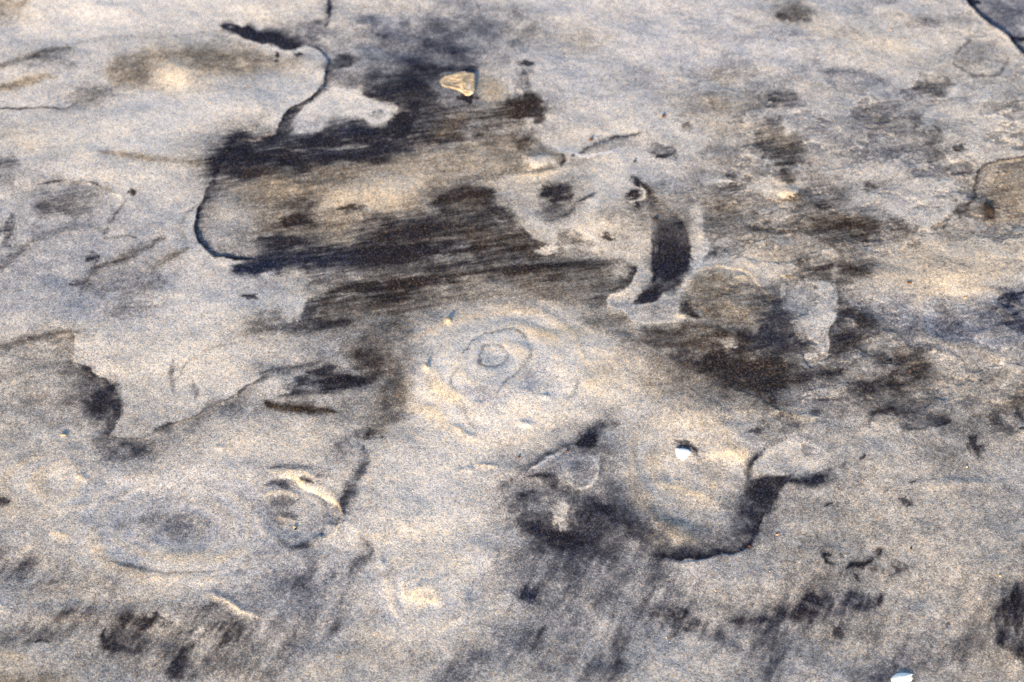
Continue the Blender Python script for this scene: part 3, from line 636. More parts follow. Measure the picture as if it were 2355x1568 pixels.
# ================================================================== relief (mm)
STEP('470 458 456 480 449 505 447 532 456 558 475 576 495 588 525 594 600 593', 5, 2.6, 60, -1)
STEP('700 98 735 110 752 140 753 165 746 190 738 206 715 225 690 240 666 252 650 270 640 290 620 306 590 318 545 314 524 336 506 372 490 412 470 445', 5, 2.2, 60, -1)
STEP('2210 -20 2226 6 2242 16 2256 32 2280 52 2304 68 2322 80 2338 104 2360 124 2400 150', 5, 4.0, 90, -1)
RIDGE('2212 -8 2236 22 2260 46 2290 68 2316 86 2334 116 2352 130', 12, .9)
STEP('2220 455 2240 417 2248 392 2266 379 2290 372 2316 367 2400 358', 5, 3.0, 80, 1)
RIDGE('2170 378 2220 374 2236 390', 12, .8); RIDGE('1180 408 1230 404 1275 394 1300 374', 7, 1.6); BUMP(1170, 345, 1300, 402, 1.6)
BUMP(1200, 360, 1266, 388, .6)
RIDGE('1250 345 1310 352 1370 360 1440 338', 10, .8)
RIDGE('1599 474 1612 487 1609 509 1614 537 1627 562 1617 592 1602 620 1577 645 1567 672 1557 690 1562 715 1582 732', 8, 1.5)
RIDGE('1580 736 1552 742 1509 736 1474 748 1468 770 1457 742 1432 716 1410 710 1397 695 1402 680 1427 675 1447 662 1458 647 1466 617', 8, 1.4)
BUMP(1455, 500, 1595, 715, -2.2, 2); BUMP(1440, 430, 1520, 490, -1.0)
BUMP(360, 132, 460, 196, 2.6); BUMP(980, 715, 1430, 980, 5.0, 3); BUMP(1090, 775, 1200, 870, -1.2); RIDGE('1108 815 1113 800 1130 794 1152 797 1166 808 1175 823 1160 842 1132 850 1110 853', 5, -.6, 0)
RIDGE('1062 832 1082 790 1122 766 1182 754 1216 780 1221 822 1192 868 1152 898', 7, -.6); BUMP(1450, 950, 1730, 1230, -3.5, 3); BUMP(1545, 1008, 1600, 1040, -1.2)
BUMP(1600, 1020, 1720, 1060, 1.2); RIDGE('1500 1100 1570 1124 1620 1144 1670 1160', 12, 1.2); RIDGE('1470 1170 1530 1215 1600 1242', 14, 1.2)
STEP('1500 1276 1562 1284 1617 1286 1652 1270 1702 1272 1724 1260 1735 1238 1754 1196', 7, -.8, 50, 1)
BUMP(1210, 1045, 1380, 1130, 1.4, 3); RIDGE('1300 1110 1320 1124 1342 1128 1364 1116 1376 1092 1368 1064', 6, .8)
RIDGE('1318 1026 1282 1042 1250 1058 1208 1082', 6, .7)
# shell pit
BUMP(600, 1085, 790, 1265, -3.4, 4)
RIDGE('615 1094 660 1086 695 1087 725 1098', 9, 2.0)
STEP('655 1092 688 1104 708 1117 728 1129 758 1144 776 1154 785 1178 780 1205', 8, 1.8, 40, 1)
RIDGE('776 1150 788 1178 782 1208 768 1230 748 1242 720 1258', 6, 1.5)
RIDGE('600 1144 622 1134 660 1130 690 1134', 7, 1.6); RIDGE('640 1190 665 1194 685 1198', 9, 1.3); RIDGE('705 1258 730 1246 748 1230', 6, 1.8); RIDGE('745 1200 775 1215 785 1190', 8, .9)
RIDGE('180 1278 250 1298 325 1320 400 1333 500 1336 600 1330', 9, 1.3); RIDGE('300 1278 420 1294 520 1290 600 1268', 20, 1.4); BUMP(200, 1080, 590, 1320, -2.4, 3)
RIDGE('468 1366 512 1378 545 1394 562 1408 600 1424', 7, 2.2); RIDGE('172 1092 190 1098 210 1104', 6, 1.8); RIDGE('136 998 156 1000', 5, 1.6); RIDGE('118 1224 140 1230 165 1238', 7, 1.7); RIDGE('492 1032 515 1036', 5, 1.2)
RIDGE('1043 975 1060 992 1075 1004 1098 1008', 6, 2.0); RIDGE('1088 1068 1112 1070 1142 1074', 5, 1.9); RIDGE('1044 1090 1072 1078 1092 1082', 5, 1.5); BUMP(1024, 728, 1040, 744, 1.6); BUMP(974, 838, 990, 856, 1.8)
BUMP(930, 1330, 1010, 1392, 1.8); BUMP(1190, 970, 1230, 988, 1.2); BUMP(1240, 912, 1266, 926, 1.4); RIDGE('1300 955 1330 945 1350 940', 6, 1.2); BUMP(868, 1282, 890, 1308, 1.2); BUMP(1545, 1095, 1570, 1105, .6)
RIDGE('1770 958 1810 958 1866 970', 7, 1.7); BUMP(1778, 428, 1842, 462, 2.2); RIDGE('1688 636 1720 634', 6, 1.6); RIDGE('1720 605 1745 610', 6, 1.4); RIDGE('1795 632 1840 638', 6, 1.6); RIDGE('1550 724 1578 730', 5, 1.3)
BUMP(1925, 805, 2060, 885, 1.8, 4); STEP('1838 780 1845 830 1862 848 1888 845 1906 815 1906 760', 6, 1.2, 40, -1); BUMP(2106, 168, 2180, 214, -2); BUMP(2195, 85, 2310, 175, .9, 6)
BUMP(2010, 560, 2350, 690, 2.0, 3); RIDGE('2280 915 2354 920', 8, 1.2); BUMP(2090, 1100, 2300, 1125, .8)
BUMP(640, 900, 780, 955, -1.0); BUMP(-20, 1380, 420, 1440, 1.2); RIDGE('2340 1225 2360 1235', 7, 1); BUMP(1800, 1000, 1900, 1085, .8, 4)
STEP('244 1004 282 1010 322 1012 360 1000 400 975 452 958 545 905 600 868', 8, 1.0, 40, 1); STEP('168 766 174 784 170 838 216 864 254 890 277 946 252 1002', 8, 1.0, 50, 1)
STEP('1577 642 1600 622 1630 604 1715 615 1752 655 1780 700 1765 745', 6, .9, 50, 1); BUMP(760, 400, 1000, 495, 1.5); BUMP(1060, 276, 1106, 326, .8)
STEP('60 424 135 414 212 418 268 446 286 464 250 510 240 540', 6, .9, 40, 1)
RINGS(1140, 850, 230, 170, 62, .20, 0, .25)
RINGS(395, 1215, 215, 130, 58, .12, 1.0)
RINGS(690, 1180, 105, 92, 40, .20, .5, .3)
RINGS(975, 1345, 130, 120, 52, .30, 2.0)
RINGS(1585, 1075, 170, 170, 62, .22, .8, .2)
RINGS(2250, 740, 160, 90, 60, .22, .3)
RINGS(130, 1110, 140, 90, 60, .22, 2.2)
BUMP(1180, 300, 1240, 340, .8); BUMP(1237, 420, 1352, 510, -1.2); BUMP(1600, 440, 1712, 520, -.9, 4); BUMP(1724, 296, 1832, 368, -.8)

# scalloped wash marks: each swash left a thin dark lip that fades one way
LX, LY = X + NB1 * 40 * U, Y + NB2 * 40 * U
lace_n = fbm(LX / (150 * U), LY / (105 * U), 5, 83, 0.47)
lace_w = sstep(G(1540, 0)[0] * .55, G(1760, 500)[0], X) * sstep(G(0, 1050)[1], G(0, 930)[1], Y)
lace_w = 0.06 + 0.62 * lace_w * (1 - 0.55 * sstep(G(0, 260)[1], G(0, 120)[1], Y))
for lv, amp in ((.43, .30), (.50, .34), (.57, .30), (.63, .24)):
    q = lace_n - lv
    a = np.where(q > 0, np.exp(-q / 0.030), np.exp(-(q / 0.004) ** 2))
    D += amp * lace_w * a * (0.35 + 1.3 * BLOTCH2) * np.clip(1.15 - D * 1.5, 0, 1)
    Z -= 0.00022 * lace_w * sstep(-.008, .008, q) * np.exp(-np.maximum(q, 0) / 0.04)
    K = np.maximum(K, 0.6 * lace_w * np.exp(-(q / 0.02) ** 2))

# crusted plates of pale wash with grey hollows between them
pl_n = fbm((X + NW1 * 14 * U) / (95 * U) + 4, (Y + NW2 * 14 * U) / (66 * U), 5, 131, 0.56)
pl_w = np.clip((lace_w - .06) / .62, 0, 1) * (1 - 0.85 * np.exp(-(((X - G(2180, 625)[0]) / (190 * U)) ** 2 + ((Y - G(2180, 625)[1]) / (95 * U)) ** 2) ** 2))
pl_w = pl_w * (1 - np.exp(-(((X - G(1520, 600)[0]) / (120 * U)) ** 2 + ((Y - G(1520, 600)[1]) / (190 * U)) ** 2) ** 2))
q = pl_n - 0.50
hol = sstep(-.006, .012, q) * (0.45 + 0.55 * np.exp(-np.maximum(q, 0) / .05))
D += pl_w * (0.27 * hol * (0.3 + 1.4 * CLOUD) - 0.10 * np.exp(-(np.minimum(q, 0) / .018) ** 2) * (q < 0)) * np.clip(1.2 - D * 1.4, 0, 1)
T += pl_w * (0.5 * np.exp(-(np.minimum(q, 0) / .02) ** 2) * (q < 0))
Z -= pl_w * 0.0003 * sstep(-.012, .02, q)
K = np.maximum(K, 0.7 * pl_w * np.exp(-(q / 0.02) ** 2))

# drifted grains soften every patch into its surroundings; only the lips stay crisp
def boxblur(a, r, axis):
    n = a.shape[axis]
    c = np.cumsum(np.pad(a, [(r + 1, r) if k == axis else (0, 0) for k in (0, 1)], mode='edge').astype(np.float64), axis)
    hi = np.take(c, np.arange(2 * r + 1, n + 2 * r + 1), axis); lo = np.take(c, np.arange(0, n), axis)
    return ((hi - lo) / (2 * r + 1)).astype(np.float32)
def blur(a, rx, ry):
    for _ in range(2): a = boxblur(boxblur(a, rx, 1), ry, 0)
    return a
ins = (slice(44, -44), slice(44, -44))
Di = np.clip(D[ins], 0, 1)
soft = 0.66 * Di + 0.34 * blur(Di, 5, 3)
keep = np.clip(blur(K[ins], 12, 8) * 2.2, 0, 1)
soft += 0.62 * np.maximum(0, blur(Di, 34, 22) - soft) * (1 - keep) + 0.25 * np.minimum(0, blur(Di, 16, 9) - soft)
D[ins] = Di * K[ins] + soft * (1 - K[ins])
T[ins] = 0.5 * T[ins] + 0.5 * blur(T[ins], 8, 6)

# fine streaks and blotches bite into everything that is neither pure pale nor pure dark
mid = np.clip(D * 3, 0, 1) * np.clip((1.2 - D) * 2.2, 0, 1)
STREAK2 = fbm((XR + NW1 * 30 * U) / (48 * U) + 9, YR / (6 * U), 3, 97, 0.7)
FS = 0.45 * STREAK + 0.55 * (0.5 + (STREAK2 - .5) * 1.15 * BELT + (BLOTCH2 - .5) * (1 - BELT))
D += mid * (0.66 * np.clip((D - .22) * 3, 0, 1) * (FS - .5) + 0.18 * (BLOTCH - .5))
D *= 1 + 0.55 * (fbm(X / (120 * U) + 2, Y / (70 * U), 4, 121, .6) - .5) * np.clip((D - .3) * 3, 0, 1)
T -= 0.25 * np.clip((D - .22) * 3, 0, 1) * (1 - 0.5 * BELT)
FINE = fbm(X / (9 * U), Y / (8 * U), 3, 41)
D += (0.04 + 0.14 * mid) * (FINE - .5)
D = np.clip(D, 0, 1); D = np.clip(D + 0.09 * sstep(.5, .8, D), 0, 1)
D = 1 - (1 - D) ** 1.95      # painted by eye; turned into a share of grains

# relief everywhere: soft undulation and small roughness
Z += 0.0060 * (fbm(X / (300 * U), Y / (240 * U), 3, 51) - .5)
Z += 0.0012 * (fbm(X / (70 * U), Y / (60 * U), 3, 55) - .5)
Z += 0.00014 * (fbm(X / (16 * U), Y / (15 * U), 3, 61) - .5)
R0 = np.sqrt(X * X + Y * Y)
Z += np.where(R0 > 1.5, 0.04 * (fbm(X / 2.1, Y / 1.7, 3, 71) - .5) * sstep(1.5, 6, R0), 0)

# ------------------------------------------------------------------ helpers for objects
def setp(o, label=None, category=None, group=None, kind=None):
    if label: o['label'] = label
    if category: o['category'] = category
    if group: o['group'] = group
    if kind: o['kind'] = kind
def new_obj(name, verts, faces, mat, parent=None, smooth=False):
    me = bpy.data.meshes.new(name); me.from_pydata([tuple(v) for v in verts], [], faces); me.update()
    if smooth:
        me.polygons.foreach_set('use_smooth', [True] * len(me.polygons))
    me.materials.append(mat)
    o = bpy.data.objects.new(name, me); COL.objects.link(o)
    if parent: o.parent = parent
    return o
def ground(x, y):
    i = min(max(int(np.searchsorted(gx, x)) - 1, 0), WW - 2); j = min(max(int(np.searchsorted(gy, y)) - 1, 0), HH - 2)
    fx = (x - gx[i]) / (gx[i + 1] - gx[i]); fy = (y - gy[j]) / (gy[j + 1] - gy[j])
    return float((Z[j, i] * (1 - fx) + Z[j, i + 1] * fx) * (1 - fy) + (Z[j + 1, i] * (1 - fx) + Z[j + 1, i + 1] * fx) * fy)

# ------------------------------------------------------------------ sand material
def node(nt, t, **kw):
    n = nt.nodes.new(t)
    for k, v in kw.items(): setattr(n, k, v)
    return n
def sand_material():
    m = bpy.data.materials.new('wet_mineral_sand'); m.use_nodes = True
    nt = m.node_tree; ln = nt.links.new; nt.nodes.clear()
    out = node(nt, 'ShaderNodeOutputMaterial'); bs = node(nt, 'ShaderNodeBsdfPrincipled')
    ln(bs.outputs[0], out.inputs[0])
    geo = node(nt, 'ShaderNodeTexCoord')
    vo = node(nt, 'ShaderNodeTexVoronoi'); vo.inputs['Scale'].default_value = 1 / 0.00060
    vb = node(nt, 'ShaderNodeTexVoronoi'); vb.inputs['Scale'].default_value = 1 / 0.00115
    ln(geo.outputs['Object'], vo.inputs['Vector']); ln(geo.outputs['Object'], vb.inputs['Vector'])
    vm = node(nt, 'ShaderNodeMix', data_type='RGBA'); vm.inputs[0].default_value = 0.30; ln(vo.outputs['Color'], vm.inputs[6]); ln(vb.outputs['Color'], vm.inputs[7])
    sep = node(nt, 'ShaderNodeSeparateColor'); ln(vm.outputs[2], sep.inputs[0])
    ad = node(nt, 'ShaderNodeAttribute', attribute_name='dark'); at = node(nt, 'ShaderNodeAttribute', attribute_name='tint')
    # each grain is dark or pale by chance, the odds given by the local share of heavy minerals
    sub = node(nt, 'ShaderNodeMath', operation='SUBTRACT'); r9 = node(nt, 'ShaderNodeMath', operation='MULTIPLY_ADD'); r9.inputs[1].default_value = 0.62; r9.inputs[2].default_value = 0.12; ln(sep.outputs[0], r9.inputs[0])
    ln(ad.outputs['Fac'], sub.inputs[0]); ln(r9.outputs[0], sub.inputs[1])
    mr = node(nt, 'ShaderNodeMapRange'); mr.inputs[1].default_value = -0.3; mr.inputs[2].default_value = 0.3
    ln(sub.outputs[0], mr.inputs[0])
    fm = node(nt, 'ShaderNodeMix', data_type='FLOAT'); fm.inputs[0].default_value = 0.46
    ln(ad.outputs['Fac'], fm.inputs[2]); ln(mr.outputs[0], fm.inputs[3])
    # pale grains: quartz greys, cream, a few orange
    r1 = node(nt, 'ShaderNodeValToRGB'); e = r1.color_ramp.elements
    e[0].position = 0; e[0].color = (0.27, 0.28, 0.30, 1); e[1].position = 1; e[1].color = (0.66, 0.42, 0.22, 1)
    for p, c in ((.3, (.43, .44, .47, 1)), (.52, (.55, .55, .55, 1)), (.7, (.68, .665, .64, 1)), (.86, (.68, .58, .44, 1))):
        q = r1.color_ramp.elements.new(p); q.color = c
    ln(sep.outputs[1], r1.inputs[0])
    r2 = node(nt, 'ShaderNodeValToRGB'); e = r2.color_ramp.elements
    e[0].position = 0; e[0].color = (0.009, 0.012, 0.024, 1); e[1].position = 1; e[1].color = (0.034, 0.023, 0.014, 1)
    q = r2.color_ramp.elements.new(.5); q.color = (0.012, 0.011, 0.014, 1)
    tk = node(nt, 'ShaderNodeMath', operation='MULTIPLY_ADD'); tk.inputs[1].default_value = 0.5; ln(at.outputs['Fac'], tk.inputs[0]); ln(sep.outputs[2], tk.inputs[2])
    ln(tk.outputs[0], r2.inputs[0])
    r3 = node(nt, 'ShaderNodeValToRGB'); e = r3.color_ramp.elements       # dark grains vary in tone
    e[0].position = .15; e[0].color = (.45, .45, .45, 1); e[1].position = .95; e[1].color = (4.5, 4.4, 4.2, 1)
    q = r3.color_ramp.elements.new(.62); q.color = (1.0, 1.0, 1.0, 1)
    ln(sep.outputs[1], r3.inputs[0])
    dk = node(nt, 'ShaderNodeMix', data_type='RGBA', blend_type='MULTIPLY'); dk.inputs[0].default_value = 1
    ln(r2.outputs[0], dk.inputs[6]); ln(r3.outputs[0], dk.inputs[7])
    mx = node(nt, 'ShaderNodeMix', data_type='RGBA'); ln(fm.outputs[0], mx.inputs[0]); ln(r1.outputs[0], mx.inputs[6]); ln(dk.outputs[2], mx.inputs[7])
    # mineral tint, with the painted sunlight and shade
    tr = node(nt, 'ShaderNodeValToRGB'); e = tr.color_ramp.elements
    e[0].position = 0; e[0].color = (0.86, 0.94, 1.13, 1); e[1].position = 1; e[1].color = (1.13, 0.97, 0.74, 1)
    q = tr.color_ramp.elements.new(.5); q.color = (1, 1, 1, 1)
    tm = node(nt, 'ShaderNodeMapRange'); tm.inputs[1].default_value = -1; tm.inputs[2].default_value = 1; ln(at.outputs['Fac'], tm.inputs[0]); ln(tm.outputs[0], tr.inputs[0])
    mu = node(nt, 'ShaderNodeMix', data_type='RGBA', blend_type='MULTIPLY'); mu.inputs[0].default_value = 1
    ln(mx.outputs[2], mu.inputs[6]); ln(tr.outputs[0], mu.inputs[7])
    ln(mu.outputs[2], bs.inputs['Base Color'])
    bs.inputs['Roughness'].default_value = 0.9
    bs.inputs['Specular IOR Level'].default_value = 0.06
    # grain relief
    n2 = node(nt, 'ShaderNodeTexNoise'); n2.inputs['Scale'].default_value = 900; n2.inputs['Detail'].default_value = 3
    ln(geo.outputs['Object'], n2.inputs['Vector'])
    b2 = node(nt, 'ShaderNodeBump'); b2.inputs['Strength'].default_value = 0.35; b2.inputs['Distance'].default_value = 0.0003
    ln(n2.outputs[0], b2.inputs['Height'])
    b1 = node(nt, 'ShaderNodeBump'); b1.inputs['Strength'].default_value = 0.45; b1.inputs['Distance'].default_value = 0.00022; b1.invert = True
    ln(vo.outputs['Distance'], b1.inputs['Height']); ln(b2.outputs[0], b1.inputs['Normal'])
    ln(b1.outputs[0], bs.inputs['Normal'])
    return m

def build_sand():
    me = bpy.data.meshes.new('beach_sand')
    n = HH * WW; co = np.empty((n, 3), np.float32)
    co[:, 0] = X.ravel(); co[:, 1] = Y.ravel(); co[:, 2] = Z.ravel()
    me.vertices.add(n); me.vertices.foreach_set('co', co.ravel())
    idx = np.arange(n, dtype=np.int32).reshape(HH, WW)
    q = np.stack([idx[:-1, :-1], idx[:-1, 1:], idx[1:, 1:], idx[1:, :-1]], -1).reshape(-1, 4)
    me.loops.add(q.size); me.loops.foreach_set('vertex_index', q.ravel())
    me.polygons.add(len(q)); me.polygons.foreach_set('loop_start', np.arange(0, q.size, 4, dtype=np.int32))
    me.update(calc_edges=True)
    me.polygons.foreach_set('use_smooth', np.ones(len(q), bool))
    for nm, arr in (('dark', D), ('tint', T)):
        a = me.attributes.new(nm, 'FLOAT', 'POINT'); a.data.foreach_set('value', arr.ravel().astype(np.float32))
    me.materials.append(sand_material())
    o = bpy.data.objects.new('beach_sand', me); COL.objects.link(o); o['kind'] = 'structure'
    return o
build_sand()

# ------------------------------------------------------------------ materials of the small things
def simple_mat(name, c1, c2, scale, rough=0.6, spec=0.3, bump=0.3, dist=0.0002, stretch=None):
    m = bpy.data.materials.new(name); m.use_nodes = True
    nt = m.node_tree; ln = nt.links.new; bs = nt.nodes['Principled BSDF']
    tc = node(nt, 'ShaderNodeTexCoord'); n = node(nt, 'ShaderNodeTexNoise'); n.inputs['Scale'].default_value = scale; n.inputs['Detail'].default_value = 4
    if stretch:
        mp = node(nt, 'ShaderNodeMapping'); mp.inputs['Scale'].default_value = stretch
        ln(tc.outputs['Object'], mp.inputs[0]); ln(mp.outputs[0], n.inputs['Vector'])
    else: ln(tc.outputs['Object'], n.inputs['Vector'])
    r = node(nt, 'ShaderNodeValToRGB'); e = r.color_ramp.elements
    e[0].position = .35; e[0].color = (*c1, 1); e[1].position = .65; e[1].color = (*c2, 1)
    ln(n.outputs[0], r.inputs[0]); ln(r.outputs[0], bs.inputs['Base Color'])
    b = node(nt, 'ShaderNodeBump'); b.inputs['Strength'].default_value = bump; b.inputs['Distance'].default_value = dist
    ln(n.outputs[0], b.inputs['Height']); ln(b.outputs[0], bs.inputs['Normal'])
    bs.inputs['Roughness'].default_value = rough; bs.inputs['Specular IOR Level'].default_value = spec
    return m
M_WHITE = simple_mat('white_shell', (.80, .79, .76), (.88, .88, .86), 300, .45, .35, .2)
M_VALVE = simple_mat('chalky_valve', (.70, .73, .69), (.86, .87, .84), 160, .45, .35, .3, .0003, (1, 4, 1))
M_CREAM = simple_mat('cream_shell', (.27, .21, .13), (.46, .38, .28), 420, .8, .1, .9, .0005)
M_BLACK = simple_mat('black_grain', (.012, .011, .013), (.04, .032, .03), 900, .6, .2)
M_BROWN = simple_mat('rust_brown_grain', (.055, .022, .012), (.14, .055, .02), 900, .6, .2)
M_GREY = simple_mat('grey_grain', (.03, .035, .045), (.07, .075, .08), 900, .6, .2)
M_ORANGE = simple_mat('orange_grain', (.42, .24, .11), (.56, .36, .20), 900, .55, .3)
M_TAN = simple_mat('tan_splinter', (.34, .22, .10), (.52, .38, .20), 700, .7, .2)
M_DARK = simple_mat('dark_stone', (.012, .010, .010), (.06, .040, .028), 260, .8, .15, .6, .0004)

def ico(sub=2):
    import bmesh
    bm = bmesh.new(); bmesh.ops.create_icosphere(bm, subdivisions=sub, radius=1.0)
    v = [tuple(x.co) for x in bm.verts]; f = [[x.index for x in q.verts] for q in bm.faces]; bm.free(); return v, f
ICO_V, ICO_F = ico(2)

# ------------------------------------------------------------------ shells
def shell(name, outline, dome, thick, base, tip, mat, ribs=None, sink=0.0):
    """Curved fragment: rings from the broken outline in to the middle, upper and lower skin, real rim.
    base = height of the near edge, tip = rise towards the far edge (tilt)."""
    g = smooth_pts([G(u, v) for u, v in outline], 1, True)
    cx = sum(p[0] for p in g) / len(g); cy = sum(p[1] for p in g) / len(g)
    ymin = min(p[1] for p in g); ymax = max(p[1] for p in g); gz = ground(cx, cy)
    n = len(g); rings = 7; top = []; V = []; F = []
    def zz(x, y, r):
        h = gz + base + tip * (y - ymin) / (ymax - ymin) + dome * (1 - r * r)
        if ribs: h += ribs[1] * math.sin(ribs[0] * (x * ribs[2] + y * ribs[3]))
        return h - sink
    for lay, dz in ((0, 0.0), (1, -thick)):
        for k in range(rings):
            r = 1 - k / rings
            for (x, y) in g:
                px, py = cx + (x - cx) * r, cy + (y - cy) * r
                V.append((px, py, zz(px, py, r) + dz))
        V.append((cx, cy, zz(cx, cy, 0) + dz))
    per = rings * n + 1
    for lay in (0, 1):
        o = lay * per
        for k in range(rings - 1):
            for i in range(n):
                a, b = o + k * n + i, o + k * n + (i + 1) % n
                q = [a, b, b + n, a + n]; F.append(q if lay == 0 else q[::-1])
        for i in range(n):
            q = [o + (rings - 1) * n + i, o + (rings - 1) * n + (i + 1) % n, o + rings * n]; F.append(q if lay == 0 else q[::-1])
    for i in range(n): F.append([i, per + i, per + (i + 1) % n, (i + 1) % n])
    V = [(x - cx, y - cy, z - gz) for x, y, z in V]
    o = new_obj(name, V, F, mat, smooth=True); o.location = (cx, cy, gz)
    bm_fix(o); return o
def bm_fix(o):
    import bmesh
    bm = bmesh.new(); bm.from_mesh(o.data); bmesh.ops.recalc_face_normals(bm, faces=bm.faces); bm.to_mesh(o.data); bm.free()

o = shell('shell_fragment', pairs('1553.7 1027.4 1562 1028.3 1572.3 1028.9 1582.5 1030.8 1587 1034 1589.6 1036.2 1585.7 1041.7 1578.7 1048.8 1572.3 1053.7 1568.4 1054.3 1563.9 1050 1560 1046.9 1556.9 1046.2 1556.5 1043 1554.3 1039.2 1553.4 1033.4'),
          0.0008, 0.0005, 0.0001, 0.0010, M_WHITE)
setp(o, 'small bright white shell fragment with pointed lower end, lying in a pale round scour', 'shell')
o = shell('clam_shell', pairs('2039.7 1567.8 2041 1562.8 2044.8 1558.3 2051 1553.2 2059 1548.7 2067.9 1546.5 2079.4 1546.2 2089.7 1547.4 2101.2 1549.1 2097.3 1551.3 2098 1554.5 2098.9 1557.7 2098 1560.9 2094.8 1564.7 2091 1568 2083 1575 2069 1580 2055 1579 2044 1575'),
          0.0015, 0.0006, -0.0001, 0.0001, M_VALVE, ribs=(4200, 0.00010, 0.75, -0.55))
setp(o, 'white clam shell with faint ribs, cut off by the bottom edge at right', 'shell')

def chunk():
    out = pairs('1011 182 1017 175 1024 170.5 1034 168.5 1045 165.5 1057 163 1068 161.5 1075 166 1083 167.5 1091 169 1092 180 1092 195 1091 208 1086 215 1079 219 1071 219 1064 213 1058 208 1047 204 1036 200 1024 198 1013 192')
    g = [G(u, v, 0.002) for u, v in out]
    cx = sum(p[0] for p in g) / len(g); cy = sum(p[1] for p in g) / len(g); gz = ground(cx, cy)
    n = len(g); V = []; F = []; rnd = random.Random(4)
    levels = ((1.0, 0.0), (1.015, 0.5), (0.985, 0.88), (0.90, 1.0), (0.74, 1.02), (0.56, 0.96), (0.36, 1.02), (0.18, 1.0))
    for f, h in levels:
        for i, (x, y) in enumerate(g):
            dx, dy = x - cx, y - cy
            top = 0.0013 + 0.09 * dx - 0.05 * dy + rnd.uniform(-.00022, .00022)
            bot = -0.0012 if dx < 0.006 else -0.0012 + 0.0020 * min(1, (dx - 0.006) / 0.003)
            V.append((dx * f, dy * f, bot + (max(top, bot + .0008) - bot) * h))
    V.append((0, 0, 0.0013)); V.append((0, 0, -0.0012))
    m = len(levels)
    for k in range(m - 1):
        for i in range(n): F.append([k * n + i, k * n + (i + 1) % n, (k + 1) * n + (i + 1) % n, (k + 1) * n + i])
    for i in range(n):
        F.append([(m - 1) * n + i, (m - 1) * n + (i + 1) % n, m * n]); F.append([(i + 1) % n, i, m * n + 1])
    root = bpy.data.objects.new('shell_chunk', None); COL.objects.link(root); root.location = (cx, cy, gz)
    o = new_obj('slab', V, F, M_CREAM, root, smooth=False); bm_fix(o)
    kx, ky = G(1079, 203, .003); w = M(1079, 203); kv = []
    for a, b, c in ICO_V:
        s = 1 + rnd.uniform(-.07, .07); kv.append((kx - cx + a * s * 12 * w, ky - cy + b * s * 16 * w / math.sin(PITCH) + a * b * 4 * w, 0.0018 + c * s * .0008))
    k = new_obj('corner_knob', kv, ICO_F, M_WHITE2, root, smooth=True); k['label'] = 'worn white knob at the lower right corner'
    setp(root, 'blocky cream shell chunk jutting from dark sand near the top, white at its right corner', 'shell')
M_WHITE2 = simple_mat('worn_white', (.42, .39, .33), (.58, .55, .49), 260, .7, .2, .4)
chunk()

# ------------------------------------------------------------------ grains, seeds, splinters
def pebble(name, u, v, w, h, tall, mat, label, category, seed=0, ang=0, bend=0.0, group=None, sink=0.35):
    rnd = random.Random(seed); m = M(u, v); x, y = G(u, v); z = ground(x, y)
    k = [(rnd.uniform(-1, 1), rnd.uniform(-1, 1), rnd.uniform(-1, 1), rnd.uniform(.05, .16)) for _ in range(6)]
    ca, sa = math.cos(math.radians(ang)), math.sin(math.radians(ang)); V = []
    for a, b, c in ICO_V:
        s = 1 + sum(q[3] * max(0, a * q[0] + b * q[1] + c * q[2] - .3) * (-1 if i % 2 else 1) for i, q in enumerate(k))
        px, py, pz = a * s * w * m / 2, b * s * h * m / 2 / math.sin(PITCH), c * s * tall * m / 2
        py += bend * w * m * (a * a - .4)
        V.append((px * ca - py * sa, px * sa + py * ca, pz))
    o = new_obj(name, V, ICO_F, mat, smooth=True)
    o.location = (x, y, z + tall * m * (0.5 - sink))
    setp(o, label, category, group); return o
pebble('rust_grain', 1359, 321, 8, 8, 8, M_BROWN, 'round rust-brown grain at the left end of a thin dark wisp', 'grain', 1)
pebble('brown_grain', 1525, 269, 8, 8, 8, M_BROWN, 'dark brown grain alone on pale sand, topmost of the loose dark grains', 'grain', 2)
pebble('grey_grain', 1459, 373, 7, 7, 7, M_GREY, 'tiny slate-grey grain on pale sand above the hooked dark mark', 'grain', 3)
pebble('black_grain', 1506, 507, 10, 10, 9, M_BLACK, 'round black grain at the upper left edge of the black crescent', 'grain', 4)
pebble('black_grain', 2094, 1262, 5, 5, 5, M_BLACK, 'pinhead black grain on plain grey sand at lower right', 'grain', 5)
pebble('red_grain', 1304, 1041, 6, 5, 5, M_BROWN, 'dark red grain on the spade-shaped sand lobe', 'grain', 6)
pebble('red_grain', 1193, 1053, 6, 5, 5, M_BROWN, 'dark red grain left of the spade-shaped lobe', 'grain', 7)
pebble('red_grain', 1722, 1257, 6, 5, 5, M_BROWN, 'red grain on the black lower rim of the round scour', 'grain', 8)
pebble('orange_grain', 1643, 1114, 4, 3, 3, M_ORANGE, 'tiny orange grain below right of the white shell fragment', 'grain', 9)
pebble('orange_grain', 1645, 1360, 4, 4, 3, M_ORANGE, 'orange grain on grey sand below the black scour rim', 'grain', 10)
pebble('orange_grain', 1768, 1318, 4, 3, 3, M_ORANGE, 'orange flat grain left of the dark lower right drift', 'grain', 11)
pebble('orange_flake', 1786, 1231, 11, 3, 3, M_ORANGE, 'thin orange flake lying just right of the black scour rim', 'flake', 12, 18)
pebble('orange_grain', 2048, 66, 5, 4, 3, M_ORANGE, 'blurred orange grain on pale sand at upper right, higher of two', 'grain', 13)
pebble('orange_grain', 2080, 89, 5, 4, 3, M_ORANGE, 'blurred orange grain on pale sand at upper right, lower of two', 'grain', 14)
pebble('cream_grain', 2222, 1074, 6, 6, 6, M_CREAM, 'cream grain on grey sand near the right edge at mid height', 'grain', 15)
